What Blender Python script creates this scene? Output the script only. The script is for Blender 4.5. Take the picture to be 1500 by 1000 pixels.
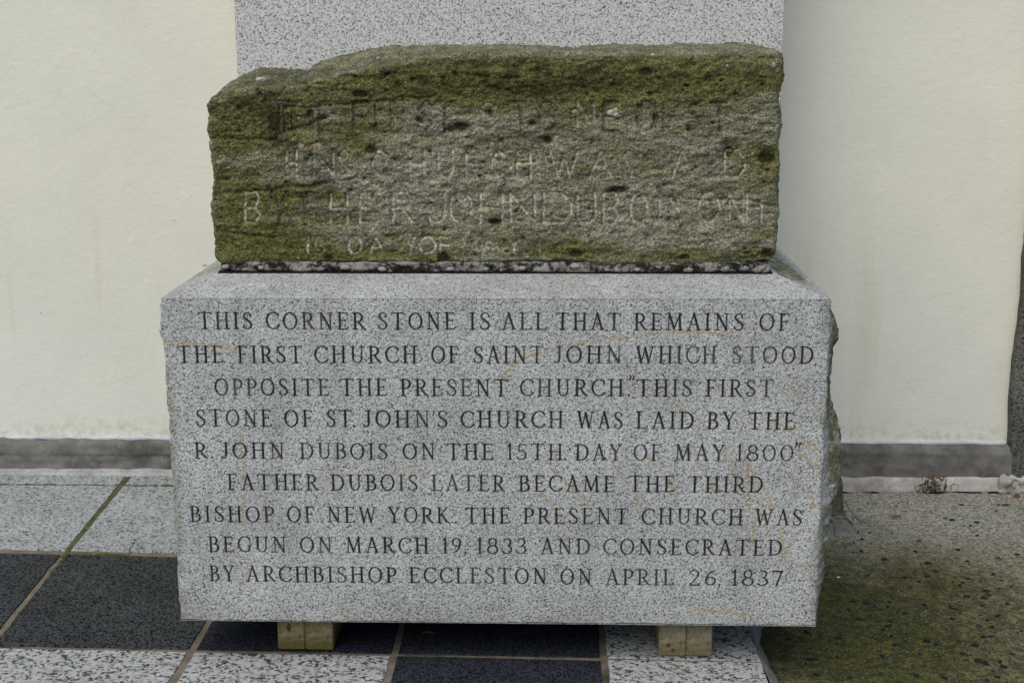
import bpy, bmesh, math, random
import numpy as np
from mathutils import Matrix, Vector

for o in list(bpy.data.objects): bpy.data.objects.remove(o, do_unlink=True)
S = bpy.context.scene
C = S.collection
random.seed(7); rng = np.random.default_rng(7)

# ------------------------------------------------------------------ camera
CF, CP, CY_, CR = 2019.88, 0.2217476, -0.0326633, -0.0042977
CPOS = np.array([0.1307433, -2.8223671, 1.372])
def cam_axes():
    cy, sy = math.cos(CY_), math.sin(CY_); cp, sp = math.cos(CP), math.sin(CP)
    F = np.array([sy*cp, cy*cp, -sp]); X = np.array([cy, -sy, 0.0]); U = np.cross(X, F)
    return X*math.cos(CR)+U*math.sin(CR), -X*math.sin(CR)+U*math.cos(CR), F
AX, AU, AF = cam_axes()
cd = bpy.data.cameras.new('camera'); cam = bpy.data.objects.new('camera', cd); C.objects.link(cam)
cd.sensor_width = 36; cd.lens = CF/1500*36; cd.clip_start = .05; cd.clip_end = 2000
cam.matrix_world = Matrix([[AX[0], AU[0], -AF[0], CPOS[0]], [AX[1], AU[1], -AF[1], CPOS[1]],
                           [AX[2], AU[2], -AF[2], CPOS[2]], [0, 0, 0, 1]])
S.camera = cam

# ------------------------------------------------------------------ sky, sun, exposure
W = bpy.data.worlds.new('World'); S.world = W; W.use_nodes = True
wn = W.node_tree.nodes; wl = W.node_tree.links
sky = wn.new('ShaderNodeTexSky'); sky.sky_type = 'NISHITA'; sky.sun_disc = False
SUN_EL, SUN_AZ = math.radians(54), math.radians(206)      # azimuth clockwise from +Y: front, to the left of the stone
sky.sun_elevation = SUN_EL; sky.sun_rotation = SUN_AZ
sky.air_density = 1.0; sky.dust_density = 2.0; sky.ozone_density = 0.6
wl.new(sky.outputs[0], wn['Background'].inputs[0]); wn['Background'].inputs[1].default_value = 0.095
sd = bpy.data.lights.new('sun', 'SUN'); sd.energy = 1.5; sd.angle = math.radians(60); sd.color = (1, .955, .83)
so = bpy.data.objects.new('sun', sd); C.objects.link(so)
sdir = Vector((math.sin(SUN_AZ)*math.cos(SUN_EL), math.cos(SUN_AZ)*math.cos(SUN_EL), math.sin(SUN_EL)))
so.rotation_euler = sdir.to_track_quat('Z', 'Y').to_euler(); so.location = (-3, -5, 6)
S.view_settings.view_transform = 'Standard'; S.view_settings.look = 'None'
S.view_settings.exposure = 0.62; S.view_settings.gamma = 1
S.view_settings.use_curve_mapping = False
S.render.engine = 'CYCLES'

def at(px, py, axis, val):
    """measuring help: the place where the sight line of a survey point meets a plane"""
    d = AF + AX*(px-750)/CF - AU*(py-500)/CF
    return CPOS + d*((val-CPOS[axis])/d[axis])

# ------------------------------------------------------------------ helpers
def tag(o, label=None, cat=None, group=None, kind=None):
    if label: o['label'] = label
    if cat: o['category'] = cat
    if group: o['group'] = group
    if kind: o['kind'] = kind
    return o
def link(name, me, mat=None, parent=None):
    o = bpy.data.objects.new(name, me); C.objects.link(o)
    if mat and not me.materials: me.materials.append(mat)
    if parent: o.parent = parent
    return o
def empty(name, loc=(0, 0, 0)):
    o = bpy.data.objects.new(name, None); C.objects.link(o); o.location = loc; o.empty_display_size = .05
    return o
def np_mesh(name, V, Q, mask=None, smooth=False):
    V = np.asarray(V, dtype=np.float32); Q = np.asarray(Q, dtype=np.int32)
    k = Q.shape[1]; me = bpy.data.meshes.new(name)
    me.vertices.add(len(V)); me.vertices.foreach_set('co', V.ravel())
    me.loops.add(Q.size); me.loops.foreach_set('vertex_index', Q.ravel())
    me.polygons.add(len(Q)); me.polygons.foreach_set('loop_start', np.arange(0, Q.size, k, dtype=np.int32))
    me.update(calc_edges=True)
    me.polygons.foreach_set('use_smooth', np.full(len(Q), smooth))
    if mask is not None:
        a = me.color_attributes.new('mask', 'FLOAT_COLOR', 'POINT')
        m4 = np.ones((len(V), 4), dtype=np.float32); m4[:, :mask.shape[1]] = mask
        a.data.foreach_set('color', m4.ravel())
    return me
def grid_quads(nu, nv, flip=False, off=0):
    i = np.arange(nu-1)[:, None]; j = np.arange(nv-1)[None, :]
    a = i*nv+j; b = (i+1)*nv+j; c = (i+1)*nv+j+1; d = i*nv+j+1
    q = np.stack([a, b, c, d] if not flip else [a, d, c, b], -1).reshape(-1, 4)
    return q+off
def hash3(ix, iy, iz, s):
    h = (ix*374761393 + iy*668265263 + iz*2147483647 + s*1274126177) & 0xffffffff
    h = ((h ^ (h >> 13))*1274126177) & 0xffffffff
    h = ((h ^ (h >> 16))*2246822519) & 0xffffffff
    return ((h ^ (h >> 15)) & 0xffff)/65535.0
def vnoise(P, s=0):
    P = np.asarray(P, dtype=np.float64); i = np.floor(P).astype(np.int64); f = P-i; f = f*f*(3-2*f)
    r = 0
    for dx in (0, 1):
        wx = f[..., 0] if dx else 1-f[..., 0]
        for dy in (0, 1):
            wy = f[..., 1] if dy else 1-f[..., 1]
            for dz in (0, 1):
                wz = f[..., 2] if dz else 1-f[..., 2]
                r = r + wx*wy*wz*hash3(i[..., 0]+dx, i[..., 1]+dy, i[..., 2]+dz, s)
    return r*2-1
def fbm(P, oct=4, s=0, g=.5):
    r = 0; a = 1; P = np.asarray(P)
    for k in range(oct):
        r = r + a*vnoise(P*(2.03**k)+k*7.13, s+k); a *= g
    return r
def sstep(a, b, x):
    t = np.clip((x-a)/(b-a), 0, 1); return t*t*(3-2*t)
def rough_box(name, lo, hi, step, rad, amp, freq, mat, parent=None, seed=0, stretch=(1, 1, 1), smooth=True, maskf=None, warp=None):
    """closed box of six fine grids with rounded arrises, roughened by 3-D noise along its normals"""
    lo = np.array(lo, float); hi = np.array(hi, float)
    n = np.maximum(2, np.ceil((hi-lo)/np.array(step if hasattr(step, '__len__') else [step]*3)).astype(int)+1)
    Vs = []; Qs = []; off = 0
    for ax in range(3):
        u, v = [k for k in range(3) if k != ax]
        for side in (0, 1):
            U_, V_ = np.meshgrid(np.linspace(0, 1, n[u]), np.linspace(0, 1, n[v]), indexing='ij')
            P = np.zeros((n[u]*n[v], 3)); P[:, u] = U_.ravel(); P[:, v] = V_.ravel(); P[:, ax] = side
            flip = (side == 0) ^ (ax == 1)
            Vs.append(P); Qs.append(grid_quads(n[u], n[v], flip, off)); off += len(P)
    T = np.vstack(Vs); Q = np.vstack(Qs); P = lo+T*(hi-lo)
    q = np.clip(P, lo+rad, hi-rad); d = P-q; L = np.linalg.norm(d, axis=1)[:, None]; N = d/L
    P = q+N*rad
    D = amp*fbm(P*freq*np.array(stretch), 4, seed)
    P = P+N*D[:, None]
    if warp is not None: P = warp(P, N)
    mask = maskf(P, N) if maskf else None
    # weld coincident edge vertices
    key = np.round(T*100000).astype(np.int64); _, ui, inv = np.unique(key, axis=0, return_index=True, return_inverse=True)
    inv = inv.ravel()
    me = np_mesh(name, P[ui], inv[Q], None if mask is None else mask[ui], smooth)
    return link(name, me, mat, parent)

# ------------------------------------------------------------------ materials
class NT:
    def __init__(s, name, rough=.85, spec=.3):
        s.m = bpy.data.materials.new(name); s.m.use_nodes = True; s.t = s.m.node_tree; s.n = s.t.nodes; s.l = s.t.links
        s.b = s.n['Principled BSDF']; s.b.inputs['Roughness'].default_value = rough
        s.b.inputs['Specular IOR Level'].default_value = spec
        s.tc = s.n.new('ShaderNodeTexCoord').outputs['Object']
    def mapv(s, scale=(1, 1, 1), loc=(0, 0, 0), src=None):
        m = s.n.new('ShaderNodeMapping'); m.inputs['Scale'].default_value = scale; m.inputs['Location'].default_value = loc
        s.l.new(src or s.tc, m.inputs[0]); return m.outputs[0]
    def noise(s, scale, detail=3, rough=.55, vec=None, dist=0):
        n = s.n.new('ShaderNodeTexNoise'); n.inputs['Scale'].default_value = scale; n.inputs['Detail'].default_value = detail
        n.inputs['Roughness'].default_value = rough; n.inputs['Distortion'].default_value = dist
        s.l.new(vec or s.tc, n.inputs['Vector']); return n.outputs['Fac']
    def vor(s, scale, feature='F1', out='Color', vec=None, rand=1):
        n = s.n.new('ShaderNodeTexVoronoi'); n.feature = feature; n.inputs['Scale'].default_value = scale
        n.inputs['Randomness'].default_value = rand
        s.l.new(vec or s.tc, n.inputs['Vector']); return n.outputs[out]
    def ramp(s, fac, stops, const=False):
        r = s.n.new('ShaderNodeValToRGB'); cr = r.color_ramp; cr.interpolation = 'CONSTANT' if const else 'LINEAR'
        while len(cr.elements) < len(stops): cr.elements.new(.5)
        for e, (p, c) in zip(cr.elements, stops):
            e.position = p; e.color = (c, c, c, 1) if not hasattr(c, '__len__') else (*c, 1)
        s.l.new(fac, r.inputs[0]); return r.outputs[0]
    def mix(s, fac, a, b, mode='MIX'):
        m = s.n.new('ShaderNodeMix'); m.data_type = 'RGBA'; m.blend_type = mode
        for sock, v in ((m.inputs[0], fac), (m.inputs[6], a), (m.inputs[7], b)):
            if isinstance(v, (int, float)): sock.default_value = v
            elif isinstance(v, tuple): sock.default_value = (*v, 1)
            else: s.l.new(v, sock)
        return m.outputs[2]
    def math(s, op, a, b=0, c=None):
        m = s.n.new('ShaderNodeMath'); m.operation = op
        for k, v in enumerate((a, b, c)):
            if v is None: continue
            if isinstance(v, (int, float)): m.inputs[k].default_value = v
            else: s.l.new(v, m.inputs[k])
        return m.outputs[0]
    def xyz(s, src=None):
        n = s.n.new('ShaderNodeSeparateXYZ'); s.l.new(src or s.tc, n.inputs[0]); return n.outputs
    def rgb(s, src):
        n = s.n.new('ShaderNodeSeparateColor'); s.l.new(src, n.inputs[0]); return n.outputs
    def attr(s):
        a = s.n.new('ShaderNodeAttribute'); a.attribute_name = 'mask'; return s.rgb(a.outputs['Color'])
    def bump(s, h, dist, strength=1, prev=None):
        b = s.n.new('ShaderNodeBump'); b.inputs['Distance'].default_value = dist; b.inputs['Strength'].default_value = strength
        s.l.new(h, b.inputs['Height'])
        if prev is not None: s.l.new(prev, b.inputs['Normal'])
        return b.outputs[0]
    def done(s, col, nrm=None):
        if isinstance(col, tuple): s.b.inputs['Base Color'].default_value = (*col, 1)
        else: s.l.new(col, s.b.inputs['Base Color'])
        if nrm is not None: s.l.new(nrm, s.b.inputs['Normal'])
        return s.m

def granite(name, grain, pale, grey, dark, fd=.18, fg=.45, rough=.75, blot=.12, masks=False, spec=.35):
    t = NT(name, rough, spec)
    c1 = t.rgb(t.vor(grain)); c2 = t.rgb(t.vor(grain*1.63, vec=t.mapv((1, 1, 1), (3.1, 1.7, 5.3)))); r1 = c1[0]
    n1 = t.noise(grain*.40, 3, .65)
    val = t.math('ADD', t.math('ADD', t.math('MULTIPLY', c1[0], .52), t.math('MULTIPLY', c2[1], .16)), t.math('MULTIPLY', n1, .64))
    mid = tuple((a+b)/2 for a, b in zip(grey, pale))
    col = t.ramp(val, [(.34+fd*.35, dark), (.425+fd*.35, grey), (.55+fg*.15, mid), (.68+fg*.15, pale), (1, tuple(min(1, c*1.2) for c in pale))])
    n2 = t.noise(5, 4, .6)
    col = t.mix(1, col, t.ramp(n2, [(.3, 1-blot), (.7, 1+0*blot)]), 'MULTIPLY')
    nb = t.bump(r1, .0005, .5)
    if masks:
        x, y, z = t.xyz()[:3]
        drip = t.ramp(t.noise(1, 5, .65, t.mapv((16, 16, 2.2))), [(.46, 0), (.68, 1)])
        foot = t.ramp(t.math('ADD', z, t.math('MULTIPLY', t.math('SUBTRACT', t.noise(7, 5, .7), .5), .22)), [(.10, 1), (.19, 0)])
        g_ = t.math('MAXIMUM', t.math('MULTIPLY', drip, .30), t.math('MULTIPLY', foot, .42))
        col = t.mix(g_, col, t.mix(1, col, (.50, .49, .44), 'MULTIPLY'))
    if masks:
        a = t.attr(); L, G, M = a[0], a[1], a[2]
        # iron stains: bleed along grain, broken up
        br = t.ramp(t.noise(300, 3, .6), [(.36, 0.0), (.58, 1)])
        br2 = t.ramp(t.noise(26, 2, .6), [(.3, .25), (.6, 1)])
        sf = t.math('MULTIPLY', t.math('MULTIPLY', G, br), br2)
        col = t.mix(t.math('MULTIPLY', sf, .80), col, (.31, .205, .06))
        # greenish black grime in the letters and pale ones where it has washed out
        gr = t.ramp(t.noise(9, 3, .6), [(.36, (.026, .030, .032)), (.48, (.009, .011, .007)), (.6, (.018, .019, .002))])
        lf = t.math('MULTIPLY', L, t.ramp(t.noise(6.5, 2, .5), [(.3, .78), (.48, 1)]))
        col = t.mix(lf, col, gr)
        # moss on the weathered sides
        mf = t.math('MULTIPLY', M, t.ramp(t.noise(38, 5, .65), [(.34, 0), (.52, 1)]))
        mc = t.mix(t.ramp(t.noise(180, 4, .7), [(.35, 0), (.65, 1)]), (.035, .040, .009), (.135, .142, .048))
        rg = t.mix(mf, (.75, .75, .75), (1, 1, 1)); t.l.new(rg, t.b.inputs['Roughness']); t.l.new(t.math('MULTIPLY_ADD', mf, -.33, .35), t.b.inputs['Specular IOR Level'])
        col = t.mix(t.math('MULTIPLY', mf, .9), col, mc)
    return t.done(col, nb)

M_block = granite('grey_granite_dressed', 430, (.470, .482, .478), (.240, .247, .250), (.042, .045, .047), fd=.17, fg=.16, masks=True, blot=.27)
M_pier = granite('pale_granite_pier', 330, (.52, .522, .505), (.26, .262, .257), (.045, .046, .047), fd=.13, fg=.0, blot=.06)
M_slabfine = granite('pale_blue_grey_paving_granite', 190, (.31, .34, .35), (.15, .168, .176), (.035, .040, .045), fd=.18, fg=.15, blot=.28)
M_slabcoarse = granite('salt_and_pepper_paving_granite', 150, (.345, .355, .35), (.165, .178, .182), (.022, .025, .029), fd=.28, fg=.10, blot=.22)
M_slabdark = granite('dark_grey_paving_granite', 260, (.056, .062, .067), (.007, .008, .010), (.002, .0025, .0035), fd=.36, fg=.35, rough=.85, blot=.35, spec=.10)
M_slabblack = granite('black_paving_granite_and_shade', 300, (.032, .037, .050), (.006, .007, .011), (.002, .0025, .004), fd=.36, fg=.35, rough=.8, blot=.3, spec=.10)
M_roughdark = granite('dark_rough_granite', 240, (.15, .15, .145), (.06, .06, .06), (.013, .013, .014), fd=.34, fg=.35, masks=True, blot=.35)

def mk_stucco():
    t = NT('cream_painted_stucco', .75, .25)
    x, y, z = t.xyz()[:3]
    tint = t.noise(.9, 3, .5)
    col = t.mix(t.ramp(tint, [(.35, 0), (.65, 1)]), (.685, .665, .56), (.655, .648, .565))
    cool = t.ramp(t.math('ADD', t.math('MULTIPLY', z, .75), t.math('MULTIPLY', t.noise(1.6, 3), .5)), [(.25, 1), (1.05, 0)])
    col = t.mix(t.math('MULTIPLY', cool, .75), col, (.605, .615, .575))
    streak = t.noise(1, 4, .6, t.mapv((9, 9, .7)))
    zlow = t.ramp(z, [(.45, 1), (1.15, 0)])
    sf = t.math('MULTIPLY', t.math('MULTIPLY', t.ramp(streak, [(.58, 0), (.72, 1)]), zlow), .30)
    col = t.mix(sf, col, (.42, .38, .22))
    low = t.math('MULTIPLY', t.ramp(z, [(.112, 1), (.19, 0)]), t.ramp(t.noise(30, 4, .7), [(.45, 0), (.65, 1)]))
    col = t.mix(t.math('MULTIPLY', low, .5), col, (.27, .27, .15))
    sp = t.ramp(t.vor(16, out='Distance'), [(.035, 1), (.06, 0)])
    col = t.mix(t.math('MULTIPLY', t.math('MULTIPLY', sp, .55), t.ramp(t.noise(4, 2), [(.5, 0), (.6, 1)])), col, (.20, .18, .12))
    wob = t.n.new('ShaderNodeVectorMath'); wob.operation = 'MULTIPLY_ADD'
    nn = t.n.new('ShaderNodeTexNoise'); nn.inputs['Scale'].default_value = 6; nn.inputs['Detail'].default_value = 5; t.l.new(t.tc, nn.inputs['Vector'])
    t.l.new(nn.outputs['Color'], wob.inputs[0]); wob.inputs[1].default_value = (.22, .22, .22); t.l.new(t.tc, wob.inputs[2])
    cr = t.vor(1.7, 'DISTANCE_TO_EDGE', 'Distance', wob.outputs[0])
    crm = t.math('MULTIPLY', t.ramp(cr, [(.0008, 1), (.0032, 0)]), t.ramp(t.noise(2.2, 3), [(.50, 0), (.58, 1)]))
    col = t.mix(t.math('MULTIPLY', crm, .16), col, (.28, .26, .19))
    patchy = t.ramp(t.noise(3.2, 6, .7), [(.3, .955), (.7, 1.03)])
    col = t.mix(1, col, patchy, 'MULTIPLY')
    bh = t.math('ADD', t.noise(1, 5, .65, t.mapv((70, 70, 105))), t.math('MULTIPLY', t.ramp(t.noise(30, 5, .7), [(.35, 0), (.75, 1)]), 1.0))
    nb = t.bump(bh, .0011, .6)
    nb = t.bump(t.noise(6, 3, .5), .008, .22, nb)
    return t.done(col, nb)
M_stucco = mk_stucco()
def mk_cement(name, a, b, c, spot=.5, sc=1, rough=.9):
    t = NT(name, rough, .2)
    col = t.mix(t.ramp(t.noise(9*sc, 5, .65), [(.35, 0), (.65, 1)]), a, b)
    col = t.mix(t.math('MULTIPLY', t.ramp(t.noise(3.1*sc, 5, .7), [(.52, 0), (.66, 1)]), spot), col, c)
    col = t.mix(.5, col, t.ramp(t.noise(160*sc, 3, .6), [(.3, .55), (.7, 1.15)]), 'MULTIPLY')
    return t.done(col, t.bump(t.noise(90*sc, 5, .65), .002, .7))
M_skirt = mk_cement('grey_cement_skirting', (.115, .110, .102), (.185, .180, .168), (.050, .048, .046), .7, 1.6)
M_whitewash = mk_cement('pale_mortar', (.33, .31, .285), (.47, .45, .43), (.17, .145, .12), .7)
M_bluewash = mk_cement('pale_blue_paint_edge', (.40, .44, .46), (.50, .53, .54), (.27, .28, .26), .6)
M_palegrey = mk_cement('pale_grey_mortar', (.24, .25, .255), (.36, .37, .375), (.12, .125, .12), .7)
M_joint = mk_cement('tan_joint_mortar', (.115, .098, .070), (.18, .158, .125), (.035, .038, .018), .95, 1.8)
M_jointmoss = mk_cement('mossy_joint_mortar', (.045, .055, .014), (.09, .085, .04), (.02, .028, .005), .9, 2)
M_fillet = mk_cement('grey_mortar_fillet', (.13, .125, .12), (.19, .18, .17), (.08, .05, .04), .6)
M_seam_shade = NT('dark_seam_and_crevice_shade', .95, .1).done((.012, .012, .011))

def mk_concrete():
    t = NT('exposed_aggregate_concrete', .88, .25)
    x, y, z = t.xyz()[:3]
    f = t.noise(400, 3, .7); g = t.noise(2.4, 5, .6); h = t.noise(40, 4, .65)
    base = t.mix(t.ramp(h, [(.4, 0), (.6, 1)]), (.095, .086, .048), (.175, .158, .098))
    yy = t.math('ADD', y, t.math('MULTIPLY', t.math('SUBTRACT', g, .5), .5))
    grey = t.ramp(t.math('MULTIPLY', yy, .6), [(.36, 0), (.62, 1)])
    col = t.mix(grey, base, (.225, .225, .19))
    # damp algae beside the block
    dx = t.math('MULTIPLY', t.math('SUBTRACT', x, .80), 1.45); dy = t.math('MULTIPLY', t.math('SUBTRACT', y, .35), 1.25)
    r = t.math('SQRT', t.math('ADD', t.math('MULTIPLY', dx, dx), t.math('MULTIPLY', dy, dy)))
    r = t.math('ADD', r, t.math('MULTIPLY', t.math('SUBTRACT', g, .5), .75))
    r = t.math('ADD', r, t.math('MULTIPLY', t.math('SUBTRACT', h, .5), .25))
    alg = t.ramp(r, [(.38, 1), (.92, 0)])
    algc = t.mix(t.ramp(h, [(.35, 0), (.65, 1)]), (.016, .0185, .002), (.056, .060, .008))
    col = t.mix(t.math('MULTIPLY', alg, .93), col, algc)
    grain = t.ramp(t.math('ADD', t.math('MULTIPLY', f, .5), t.math('MULTIPLY', t.noise(110, 4, .8), .5)), [(.37, .15), (.48, .85), (.60, 2.1)])
    col = t.mix(.9, col, grain, 'MULTIPLY')
    v = t.vor(150); vr = t.rgb(v)
    col = t.mix(t.math('MULTIPLY', t.ramp(vr[0], [(.80, 0), (.84, 1)]), .55), col, (.016, .017, .020))
    v2 = t.rgb(t.vor(380))
    col = t.mix(t.math('MULTIPLY', t.ramp(v2[1], [(.94, 0), (.97, 1)]), .55), col, (.26, .23, .13))
    col = t.mix(t.math('MULTIPLY', t.ramp(v2[0], [(.84, 0), (.90, 1)]), .7), col, (.012, .012, .010))
    return t.done(col, t.bump(t.math('ADD', f, t.math('MULTIPLY', vr[0], .6)), .002, .8))
M_conc = mk_concrete()

def mk_sandstone():
    t = NT('mossy_pebbly_sandstone', .95, .15)
    a = t.attr(); L, P_, M = a[0], a[1], a[2]
    strat = t.noise(1, 5, .7, t.mapv((8, 8, 30)))
    fine = t.noise(330, 3, .8); mid = t.noise(48, 6, .75, t.mapv((.7, 1, 1.7))); cell = t.rgb(t.vor(520))
    base = t.mix(t.ramp(mid, [(.38, 0), (.62, 1)]), (.105, .101, .070), (.335, .325, .245))
    moss = t.mix(t.ramp(t.noise(95, 5, .75), [(.36, 0), (.64, 1)]), (.034, .034, .006), (.130, .131, .030))
    mf = t.math('ADD', M, t.math('MULTIPLY', t.math('SUBTRACT', mid, .5), 2.2))
    mf = t.math('ADD', mf, t.math('MULTIPLY', t.math('SUBTRACT', strat, .5), 1.5))
    col = t.mix(t.math('MULTIPLY', t.ramp(mf, [(.18, 0), (.80, 1)]), .88), base, moss)
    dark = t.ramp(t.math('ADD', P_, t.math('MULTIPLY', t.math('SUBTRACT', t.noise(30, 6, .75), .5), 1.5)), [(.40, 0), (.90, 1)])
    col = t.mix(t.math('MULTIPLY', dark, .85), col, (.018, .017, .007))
    gv = t.math('ADD', t.math('MULTIPLY', fine, .75), t.math('MULTIPLY', cell[0], .25))
    grain = t.ramp(gv, [(.32, .22), (.45, .72), (.55, 1.3), (.67, 2.4)])
    col = t.mix(.85, col, grain, 'MULTIPLY')
    lf = t.math('MULTIPLY', L, t.ramp(t.noise(130, 3, .75), [(.42, 0), (.52, 1)]))
    col = t.mix(t.math('MULTIPLY', lf, .95), col, (.56, .55, .44))
    nb = t.bump(fine, .0022, .8); nb = t.bump(mid, .008, .8, nb)
    return t.done(col, nb)
M_sand = mk_sandstone()
def mk_mortarbed():
    t = NT('crumbled_lime_mortar', .95, .15)
    wn_ = t.noise(70, 5, .8); g = t.noise(26, 5, .75, t.mapv((.6, 1, 1.2)))
    c = t.mix(wn_, (.10, .095, .08), (.40, .385, .36))
    v = t.math('ADD', t.math('MULTIPLY', g, .6), t.math('MULTIPLY', wn_, .5))
    col = t.mix(t.ramp(v, [(.52, 0), (.60, 1)]), (.020, .018, .013), c)
    return t.done(col, t.bump(v, .012, 1))
M_bed = mk_mortarbed()
M_lump = mk_cement('lime_lump', (.22, .21, .195), (.34, .33, .31), (.10, .095, .08), .5, 4)
def mk_pebble(name, c1, c2, c3):
    t = NT(name, .85, .12)
    col = t.mix(t.ramp(t.noise(120, 4, .7), [(.4, 0), (.6, 1)]), c1, c2)
    col = t.mix(t.ramp(t.noise(60, 3, .7), [(.56, 0), (.64, 1)]), col, c3)
    return t.done(col, t.bump(t.noise(150, 4), .002, .6))
M_pink = mk_pebble('pink_quartz', (.22, .17, .13), (.33, .30, .24), (.09, .06, .04))
M_white = mk_pebble('white_quartz', (.42, .41, .38), (.30, .28, .25), (.16, .15, .12))
M_maroon = mk_pebble('maroon_pebble', (.105, .075, .055), (.16, .12, .09), (.05, .035, .025))
M_bluepeb = mk_pebble('slate_blue_pebble', (.013, .014, .018), (.008, .009, .011), (.035, .037, .04))
M_bluepale = mk_pebble('pale_slate_pebble', (.10, .115, .13), (.07, .08, .09), (.05, .055, .06))
def mk_wood(name, a, b, green):
    t = NT(name, .85, .2)
    x, y, z = t.xyz()[:3]
    # end grain: arcs about a heart off to the side
    dx = t.math('SUBTRACT', x, .09); dz = t.math('ADD', z, .03)
    r = t.math('SQRT', t.math('ADD', t.math('MULTIPLY', dx, dx), t.math('MULTIPLY', dz, dz)))
    r = t.math('ADD', r, t.math('MULTIPLY', t.noise(18, 3), .012))
    ring = t.math('SINE', t.math('MULTIPLY', r, 1150))
    rf = t.math('MULTIPLY', t.ramp(ring, [(0, 0), (1, 1)]), t.noise(25, 3))
    col = t.mix(rf, a, b)
    col = t.mix(1, col, t.ramp(t.noise(50, 6, .75), [(.33, .45), (.62, 1.1)]), 'MULTIPLY')
    ck = t.ramp(t.noise(1, 4, .7, t.mapv((150, 20, 18))), [(.34, .25), (.40, 1)])
    ck2 = t.ramp(t.noise(1, 4, .7, t.mapv((16, 20, 140), (4, 0, 0))), [(.34, .3), (.39, 1)])
    col = t.mix(.8, col, t.mix(1, ck, ck2, 'MULTIPLY'), 'MULTIPLY')
    edge = t.ramp(t.math('ADD', t.math('ABSOLUTE', t.math('MULTIPLY', t.math('SUBTRACT', z, .05), 15)), t.math('MULTIPLY', t.noise(30, 5, .75), 1.0)), [(.70, 0), (1.25, 1)])
    blot = t.ramp(t.noise(1, 5, .75, t.mapv((34, 20, 75))), [(.50, 0), (.62, 1)])
    col = t.mix(t.math('MULTIPLY', blot, .6), col, (.06, .052, .02))
    col = t.mix(t.math('MULTIPLY', edge, green), col, (.065, .066, .008))
    return t.done(col, t.bump(t.noise(50, 6, .75), .003, .7))
M_wood = mk_wood('weathered_end_grain', (.29, .235, .13), (.18, .145, .07), .85)
M_wood2 = mk_wood('paler_end_grain', (.30, .255, .17), (.21, .175, .11), .5)
M_rust = mk_pebble('rust_stain', (.10, .03, .015), (.16, .05, .02), (.05, .02, .01))
def flat(name, c, rough=.7, c2=None):
    t = NT(name, rough, .25)
    return t.done(t.mix(t.noise(90, 4, .7), c, c2 or tuple(k*.55 for k in c)), t.bump(t.noise(120, 3), .001, .5))
M_leaf = flat('dry_red_leaf', (.20, .055, .03)); M_leaf2 = flat('dull_brown_leaf', (.17, .085, .055))
M_weed = flat('dead_brown_stems', (.13, .085, .045)); M_twig = flat('dark_twig', (.03, .03, .026)); M_shell = flat('white_chip', (.62, .62, .60))

# ================================================================== SETTING
ZC = -.042                                        # concrete lies a little lower than the granite flags
YW = 1.365                                        # face of the stuccoed wall
gme = np_mesh('ground', [(-400, -400, -.10), (400, -400, -.10), (400, 400, -.10), (-400, 400, -.10)], [[0, 1, 2, 3]])
tag(link('ground', gme, mk_cement('distant_asphalt', (.10, .10, .095), (.14, .135, .13), (.08, .08, .08), .4, .2)), kind='structure')

def box_obj(name, lo, hi, mat, parent=None, bev=0):
    bm = bmesh.new(); bmesh.ops.create_cube(bm, size=1)
    for v in bm.verts: v.co = Vector([lo[k]+(v.co[k]+.5)*(hi[k]-lo[k]) for k in range(3)])
    if bev: bmesh.ops.bevel(bm, geom=bm.edges[:], offset=bev, segments=2, affect='EDGES', profile=.6)
    me = bpy.data.meshes.new(name); bm.to_mesh(me); bm.free(); return link(name, me, mat, parent)

# --- flagstone pavement
pave = box_obj('pavement', (-6.40, -1.75, -.09), (.590, 1.43, -.0032), M_joint); tag(pave, kind='structure')
yrow = [1.43, 1.221, .630, .058, -.512, -1.08, -1.65]
ysl = [0, .004, -.040, -.022, -.02, -.02, -.02]
xcol = [-3.50, -3.04, -2.58, -2.11, -1.645, -1.170, -.697, -.232, .240, .597]
def corner(r, c):
    x = xcol[c]; y = yrow[r]+ysl[r]*(x+.6)*(1 if r else 0)
    if 1 <= c <= 5: x -= (y-.1)*.043
    return x, y
def slab(r, c, mat):
    g = .0074
    p = [corner(r+1, c), corner(r+1, c+1), corner(r, c+1), corner(r, c)]
    cx = sum(a[0] for a in p)/4; cy = sum(a[1] for a in p)/4
    p = [(a[0]-math.copysign(.0086 if r <= 1 else .0078, a[0]-cx)+random.uniform(-.0012, .0012)-cx, a[1]-math.copysign(g+(.0095 if (r == 1 and a[1] < cy) or (r == 2 and a[1] > cy) else 0), a[1]-cy)+random.uniform(-.0012, .0012)-cy) for a in p]
    bm = bmesh.new(); n = 12; ring = []
    for k in range(4):
        a, b = p[k], p[(k+1) % 4]
        for i in range(n):
            t_ = i/n; w = 0 if i == 0 else random.uniform(-.0013, .0013)-(.0035 if random.random() < .06 else 0)
            nx, ny = (b[1]-a[1]), -(b[0]-a[0]); L = math.hypot(nx, ny)
            ring.append((a[0]+(b[0]-a[0])*t_+nx/L*w, a[1]+(b[1]-a[1])*t_+ny/L*w))
    h = random.uniform(-.0012, .0012); tx, ty = random.uniform(-.003, .003), random.uniform(-.003, .003)
    def lev(s, z): return [bm.verts.new((q[0]*s, q[1]*s, z+tx*q[0]+ty*q[1])) for q in ring]
    lo = lev(1, -.03); m = lev(1, -.0022+h); u = lev(.9955, h); 
    for A, B in ((lo, m), (m, u)):
        for i in range(len(ring)):
            j = (i+1) % len(ring); bm.faces.new((A[i], A[j], B[j], B[i]))
    bm.faces.new(u)
    me = bpy.data.meshes.new('paving_slab'); bm.to_mesh(me); bm.free()
    o = link('paving_slab', me, mat, pave); o.location = (cx, cy, 0)
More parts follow.
